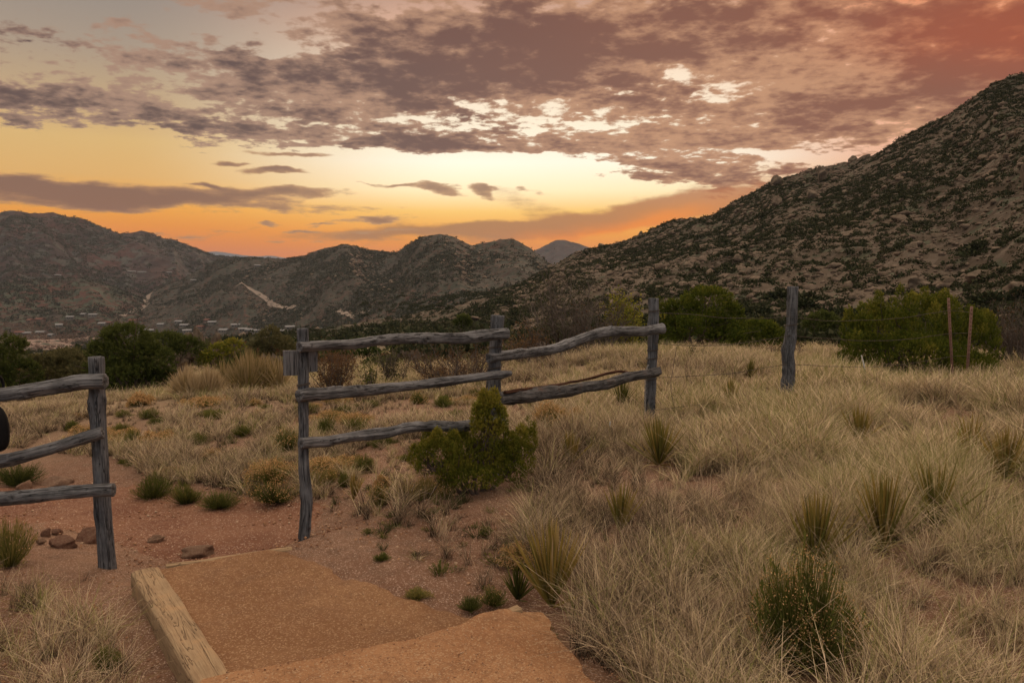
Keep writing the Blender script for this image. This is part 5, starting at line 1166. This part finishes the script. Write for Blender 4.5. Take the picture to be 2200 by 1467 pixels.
# --- shrub templates: ragged leaf clumps round a few twigs
def shrub_t(seed, n=46, lw=.5):
    q = np.random.default_rng(seed); d = unit(q.normal(0, 1, (n, 3))); d[:, 2] = np.abs(d[:, 2]); rr = q.uniform(.35, 1, n)[:, None]
    P = d * rr * [1, 1, .82] * (1 + .25 * fbm(d[:, 0] * 2 + seed, d[:, 1] * 2, d[:, 2] * 2, 2, seed))[:, None]
    R_ = frames(unit(d + q.normal(0, .5, (n, 3))), q.uniform(0, 6, n)); V_, F_, _ = instance(LEAF[0] * [lw / .32, 1, 1], LEAF[1], P, R_, q.uniform(.22, .42, n))
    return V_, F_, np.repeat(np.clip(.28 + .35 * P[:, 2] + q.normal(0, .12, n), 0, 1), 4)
SH_HI = [shrub_t(i, 420, .16 * 2) for i in range(6)]; SH_MD = [shrub_t(20 + i, 60) for i in range(5)]; SH_LO = [shrub_t(40 + i, 14, 1.0) for i in range(5)]
SH_HI = [(LVF[0], LVF[1], LVF[2]) for LVF in SH_HI]
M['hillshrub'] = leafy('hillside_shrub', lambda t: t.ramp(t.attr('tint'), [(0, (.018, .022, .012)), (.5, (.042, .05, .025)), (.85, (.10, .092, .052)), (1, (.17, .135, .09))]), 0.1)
M['farshrub'] = leafy('far_scrub', lambda t: t.ramp(t.attr('tint'), [(0, (.028, .034, .026)), (.5, (.06, .066, .045)), (1, (.13, .11, .08))]), 0.1)
def sc_stuff(name, kinds, pos, sc, mat, tintj=.1):
    parts = []; k = g.integers(0, len(kinds), len(pos))
    for i, t in enumerate(kinds):
        m = k == i; n = int(m.sum())
        if not n: continue
        a = g.uniform(0, 6.28, n); R_ = np.stack([np.stack([np.cos(a), -np.sin(a), 0 * a], 1), np.stack([np.sin(a), np.cos(a), 0 * a], 1), np.stack([0 * a, 0 * a, 0 * a + 1], 1)], 1)
        s3 = sc[m] if sc.ndim == 2 else np.repeat(sc[m][:, None], 3, 1); V_, F_, _ = instance(t[0], t[1], pos[m], R_, s3)
        A_ = (np.tile(t[2], n) if len(t) > 2 else 0) + np.repeat(np.abs(g.normal(0, tintj, n)), len(t[0])); parts.append((V_, F_, A_))
    V_, F_, A_ = merge(parts); return tag(link(name, mesh_np(name, V_, F_, mat, smooth=F_.shape[1] == 4, attrs={'tint': np.clip(A_, 0, 1)})), kind='stuff')
def sample(n, u0, u1, r0, r1, keys, dens=None):
    a = g.uniform(float(uaz(u0)), float(uaz(u1)), n); r = np.sqrt(g.uniform(r0 ** 2, r1 ** 2, n)); x, y, z = surf(a, r, keys)
    u, v = project(x, y, z); ok = (u > -120) & (u < 2320)
    if dens is not None: ok &= g.uniform(0, 1, n) < dens(x, y, z, u, v, a, r)
    return x[ok], y[ok], z[ok], u[ok], v[ok], r[ok]
hs = HILLS['hillside']
def on_hill(x, y, z, u, v, a, r):
    R, Fo, zr = hs.params(a); keep = (r < R * 1.02) & (u > 880) & (r > Fo * .75)
    return keep * np.clip(.55 + 1.1 * fbm(x / 11, y / 11, o=3, seed=71), .06, 1)
x, y, z, u, v, r = sample(60000, 860, 2330, 42, 300, ('hillside',), on_hill)
sz = .115 * (g.pareto(2.0, len(x)) + 1); sz = np.clip(sz, 0, 1.0) * np.where(r < 75, .7, 1)
order = np.argsort(-(sz / r)); big, rest = order[:286], order[286:]
for k in big:
    o = link('boulder', GM2[k % 6]); s = sz[k]; o.location = (x[k], y[k], z[k] + s * .15); o.scale = (s * g.uniform(.9, 1.4), s * g.uniform(.8, 1.2), s * g.uniform(.6, 1.1)); o.rotation_euler = (g.uniform(-.3, .3), g.uniform(-.3, .3), g.uniform(0, 6.28))
    tag(o, 'weathered granite boulder lying on the scrubby slope of the right hill', 'boulder', 'granite boulders strewn over the right hill')
m = rest; s = sz[m]
sc = np.stack([s * g.uniform(.9, 1.5, len(m)), s * g.uniform(.8, 1.3, len(m)), s * g.uniform(.6, 1.2, len(m))], 1)
sc_stuff('small_rocks', ROCK1, np.stack([x[m], y[m], z[m] + s * .15], 1), sc, M['granite'], .5)
def on_hill2(x, y, z, u, v, a, r):
    R, Fo, zr = hs.params(a); return (r < R * 1.02) & (u > 860) & (r > 24) & (g.uniform(0, 1, len(x)) < np.clip(.72 - .9 * fbm(x / 10 + 9, y / 10, o=3, seed=72), .12, 1))
x, y, z, u, v, r = sample(80000, 860, 2330, 24, 300, ('hillside',), on_hill2)
sz = np.clip(.34 * np.exp(g.normal(0, .45, len(x))), .15, 1.2); sz = np.where(r < 60, np.minimum(sz, .75), sz)
order = np.argsort(-(sz / r)); big, rest = order[:290], order[290:]
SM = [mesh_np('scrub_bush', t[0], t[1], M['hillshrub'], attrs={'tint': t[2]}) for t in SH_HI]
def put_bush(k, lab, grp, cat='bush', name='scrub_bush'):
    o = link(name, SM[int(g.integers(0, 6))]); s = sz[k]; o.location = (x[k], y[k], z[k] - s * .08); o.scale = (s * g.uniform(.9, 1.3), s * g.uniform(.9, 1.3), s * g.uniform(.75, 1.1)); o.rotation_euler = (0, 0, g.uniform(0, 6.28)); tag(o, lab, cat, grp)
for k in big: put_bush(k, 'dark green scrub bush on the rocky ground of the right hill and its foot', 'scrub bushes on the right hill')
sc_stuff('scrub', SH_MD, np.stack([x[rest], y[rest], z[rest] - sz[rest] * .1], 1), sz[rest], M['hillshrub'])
# --- the scrubby slope falling away on the left, beyond the meadow
def on_bench(x, y, z, u, v, a, r): return ((v < 850) & (u < 1100) & (g.uniform(0, 1, len(x)) < np.clip(.75 + .8 * fbm(x / 9, y / 9, o=3, seed=73), .15, 1)))
x, y, z, u, v, r = sample(900, -80, 1080, 18, 60, (), on_bench); m = ~((abs(u - 425) < 75) & (r < 34)); x, y, z, u, v, r = x[m], y[m], z[m], u[m], v[m], r[m]
sz = np.clip(.55 * np.exp(g.normal(0, .35, len(x))), .25, 1.1) * np.where(u < 640, 1.0, .55)
M['twigbush'] = leafy('grey_twig_bush', lambda t: t.ramp(t.attr('tint'), [(0, (.05, .04, .032)), (.5, (.13, .105, .085)), (1, (.22, .18, .14))]), .2)
SM2 = [mesh_np('scrub_bush', t[0], t[1], M[k_], attrs={'tint': t[2]}) for t, k_ in zip(SH_HI, ('dark_juniper', 'hillshrub', 'olive', 'brown', 'olive', 'twigbush'))]
SMold = SM; SM = SM2; order = np.argsort(-(sz / r))
for k in order[:290]: put_bush(k, name='slope_shrub', lab='bush in the dense scrub on the slope beyond the left meadow', grp='scrub bushes beyond the left meadow')
SM = SMold
x, y, z, u, v, r = sample(22000, -100, 1250, 55, 620, (), on_bench)
sc_stuff('scrub', SH_MD, np.stack([x, y, z - .1], 1), np.clip(.8 * np.exp(g.normal(0, .35, len(x))), .3, 1.8), M['hillshrub'])
x, y, z, u, v, r = sample(9000, 700, 1130, 90, 430, ('hillside', 'center'), lambda x, y, z, u, v, a, r: g.uniform(0, 1, len(x)) < np.clip(.42 + .9 * fbm(x / 15, y / 15, o=3, seed=78), .03, 1) * sst((u - 740) / 220) * sst((430 - r) / 150))
sc_stuff('scrub', SH_MD, np.stack([x, y, z - .08], 1), np.clip(.7 * np.exp(g.normal(0, .4, len(x))), .3, 1.8), M['hillshrub'])
# --- scrub on the farther hills
def on_c(key, lo=.1, f=40.0, sd=74):
    h = HILLS[key]
    return lambda x, y, z, u, v, a, r: (r < h.params(a)[0] * 1.01) & (a > h.az[0]) & (a < h.az[-1]) & (g.uniform(0, 1, len(x)) < np.clip(.6 + .9 * fbm(x / f, y / f, o=3, seed=sd), lo, 1))
x, y, z, u, v, r = sample(84000, 150, 1260, 300, 1250, ('center',), on_c('center'))
sc_stuff('scrub', SH_LO, np.stack([x, y, z - .2], 1), np.clip(1.5 * np.exp(g.normal(0, .4, len(x))), .6, 3.2), M['farshrub'])
m = g.uniform(0, 1, len(x)) < .15; sc_stuff('small_rocks', ROCK1, np.stack([x[m] + 3, y[m] + 2, z[m]], 1), np.clip(1.0 * (g.pareto(2.2, int(m.sum())) + 1), .6, 3.6), M['granite'], .5)
x, y, z, u, v, r = sample(42000, -200, 700, 950, 1900, ('foothill', 'mountain'), on_c('mountain', f=90, sd=75))
sc_stuff('scrub', SH_LO, np.stack([x, y, z - .3], 1), np.clip(2.3 * np.exp(g.normal(0, .4, len(x))), 1, 4.5), M['farshrub'])
# --- valley floor: leafless cottonwoods, dark trees and the village houses
M['valleytree'] = leafy('bare_valley_trees', lambda t: t.ramp(t.attr('tint'), [(0, (.05, .045, .03)), (.4, (.14, .10, .075)), (1, (.24, .17, .13))]), 0.2)
x, y, z, u, v, r = sample(9000, -150, 1000, 620, 1180, ('center', 'foothill'), lambda x, y, z, u, v, a, r: (g.uniform(0, 1, len(x)) < np.clip(.45 + 1.0 * fbm(x / 60, y / 60, o=3, seed=76), .08, 1)) & (z < -52))
sc_stuff('valley_trees', SH_LO, np.stack([x, y, z - .4], 1), np.clip(2.6 * np.exp(g.normal(0, .35, len(x))), 1.2, 5), M['valleytree'], .25)
M['stucco'] = material('pale_stucco', lambda t: (t.mix(t.noise(t.coord(), 1.0), (.15, .135, .115), (.22, .20, .17)), None)); M['adobe'] = material('adobe_wall', lambda t: (t.mix(t.noise(t.coord(), 1.0), (.20, .14, .11), (.27, .19, .15)), None))
M['metalroof'] = material('pale_metal_roof', lambda t: (t.mix(t.noise(t.coord(), .6), (.11, .11, .115), (.21, .215, .225)), None), .45, .5); M['redroof'] = material('red_tile_roof', lambda t: (t.mix(t.noise(t.coord(), 1.5), (.13, .055, .042), (.19, .09, .065)), None)); M['glass'] = material('dark_window', lambda t: (t.mix(t.noise(t.coord(), 1.0), (.02, .025, .03), (.05, .06, .07)), None), .2, .6)
def house(x, y, z, w_, d_, h_, rz, wall, roof, label, group):
    o = thing('house', label, 'house', (x, y, z), rz, group)
    b = bmesh.new(); bmesh.ops.create_cube(b, size=1.0)
    for q in b.verts: q.co = (q.co.x * w_, q.co.y * d_, (q.co.z + .5) * (h_ + 1.5) - 1.5)
    me = bpy.data.meshes.new('wall'); b.to_mesh(me); b.free(); me.materials.append(M[wall]); link('wall', me, o)
    e = .5; V_ = np.array([(-w_ / 2 - e, -d_ / 2 - e, h_ + .02), (w_ / 2 + e, -d_ / 2 - e, h_ + .02), (w_ / 2 + e, d_ / 2 + e, h_ + .02), (-w_ / 2 - e, d_ / 2 + e, h_ + .02), (-w_ / 2 - e, 0, h_ + d_ * .22), (w_ / 2 + e, 0, h_ + d_ * .22)])
    b = bmesh.new(); vs = [b.verts.new(q) for q in V_]
    for f in ((0, 1, 5, 4), (2, 3, 4, 5), (1, 2, 5), (3, 0, 4), (3, 2, 1, 0)): b.faces.new([vs[i] for i in f])
    me = bpy.data.meshes.new('roof'); b.to_mesh(me); b.free(); me.materials.append(M[roof]); link('roof', me, o)
    for k in (-.3, 0.05, .3):
        b = bmesh.new(); bmesh.ops.create_cube(b, size=1.0)
        for q in b.verts: q.co = (q.co.x * 1.2 + k * w_, q.co.y * .1 - d_ / 2 - .02, q.co.z * 1.1 + h_ * .55)
        me = bpy.data.meshes.new('window'); b.to_mesh(me); b.free(); me.materials.append(M['glass']); link('window', me, o)
VILL = [(218, 696), (232, 694), (385, 692), (395, 700), (320, 711), (305, 712), (400, 712), (445, 690), (455, 694), (520, 709), (535, 711), (550, 712), (600, 713), (65, 690), (85, 688), (40, 716), (55, 718), (85, 715), (180, 676), (200, 678), (150, 683), (125, 700), (345, 698), (480, 712), (622, 706), (20, 725), (285, 690), (260, 712), (505, 700), (680, 716), (108, 722), (430, 704)]
for i, (u, v) in enumerate(VILL):
    red = i in (1, 7, 13, 14, 15, 26, 31); x, y, z, r = hit_far(u, v + 3, ('center', 'foothill'), 600, 1300)
    house(x, y, z, g.uniform(6, 9.5), g.uniform(5, 7), g.uniform(2.2, 3.0), g.uniform(-.5, .5), 'adobe' if red else 'stucco', 'redroof' if red else 'metalroof', 'small red roofed house among the bare trees of the valley village' if red else 'small pale roofed house among the bare trees of the valley village', 'red roofed village houses' if red else 'pale roofed village houses')
for u, v, lab in ((128, 592, 'white house high on the slope of the left mountain, farthest left'), (286, 584, 'long pale house on the dark slope above the pale dirt road'), (308, 585, 'short white house beside the long pale one on the dark slope'), (366, 586, 'pale house alone on the slope between the two dirt roads'), (418, 603, 'white house low on the slope left of the upper dirt road'), (556, 572, 'tiny pale house near the top of the saddle')):
    x, y, z, r = hit_far(u, v + 2, ('center', 'foothill', 'mountain'), 600, 1900); k = r / 1000.0; house(x, y, z, 9 * k if 'long' in lab else 6 * k, 5, 2.2, g.uniform(-.3, .3), 'stucco', 'metalroof', lab, None)
# --- loose gravel
def pebbles(n, fn, smin, smax, zoff, seed):
    q = np.random.default_rng(seed); x, y = fn(n, q); P = np.stack([x, y, zoff(x, y)], 1); s = smin * (smax / smin) ** (q.uniform(0, 1, len(x)) ** 2.2)
    return sc_stuff('loose_gravel', ROCK1, P, s, M['pebble'], .55)
def inside(n, q, poly, x0, x1, y0, y1): x, y = q.uniform(x0, x1, n), q.uniform(y0, y1, n); m = inpoly(x, y, poly); return x[m], y[m]
PU = [(a, b) for a, b in upper_far[1:7]] + [(.40, 3.0), (.7, 2.2), (-1.2, 2.2)]; PL = [(a, b) for a, b in low_far[1:5]] + [(-.1, 4.2), (0.0, 3.8), (-.3, 3.55), (-.8, 3.35), (-1.05, 3.3)]
pebbles(7000, lambda n, q: inside(n, q, PU, -1.4, .9, 2.3, 4.0), .0013, .006, lambda x, y: fbm(x * 2, y * 2, o=3, seed=31) * .012 + fbm(x * 14, y * 14, o=3, seed=32) * .004 + .0005, 1)
pebbles(6000, lambda n, q: inside(n, q, PL, -2.2, .2, 3.2, 5.1), .0013, .0055, lambda x, y: ZL + fbm(x * 2, y * 2, o=3, seed=33) * .008 + fbm(x * 14, y * 14, o=3, seed=34) * .003 + .0005, 2)
def slope_pts(n, q):
    x, y = q.uniform(-4.5, .9, n), q.uniform(2.6, 8.5, n); u, v = uvof(x, y); m = (inpoly(u, v, SLOPE) | inpoly(u, v, LANK) | (trail_d(x, y) < 1.0) | inpoly(u, v, SEMI)) & ~on_path(x, y); return x[m], y[m]
pebbles(16000, slope_pts, .002, .016, lambda x, y: ground_final(x, y) + .001 + .012 * (trail_d(x, y) < .8), 3)

# ------------------------------------------------------------------ evening haze
b = bmesh.new(); bmesh.ops.create_cube(b, size=1.0)
for q in b.verts: q.co = (q.co.x * 12600, q.co.y * 12600, -100 + (q.co.z + .5) * 285)
me = bpy.data.meshes.new('haze'); b.to_mesh(me); b.free()
hz = tag(link('haze', me), kind='stuff')
m = bpy.data.materials.new('haze'); m.use_nodes = True; m.node_tree.nodes.clear()
pv = m.node_tree.nodes.new('ShaderNodeVolumePrincipled'); oo = m.node_tree.nodes.new('ShaderNodeOutputMaterial')
pv.inputs['Color'].default_value = (.72, .80, .95, 1); pv.inputs['Density'].default_value = 0.75e-4; pv.inputs['Anisotropy'].default_value = 0.2
m.node_tree.links.new(pv.outputs[0], oo.inputs['Volume']); me.materials.append(m)
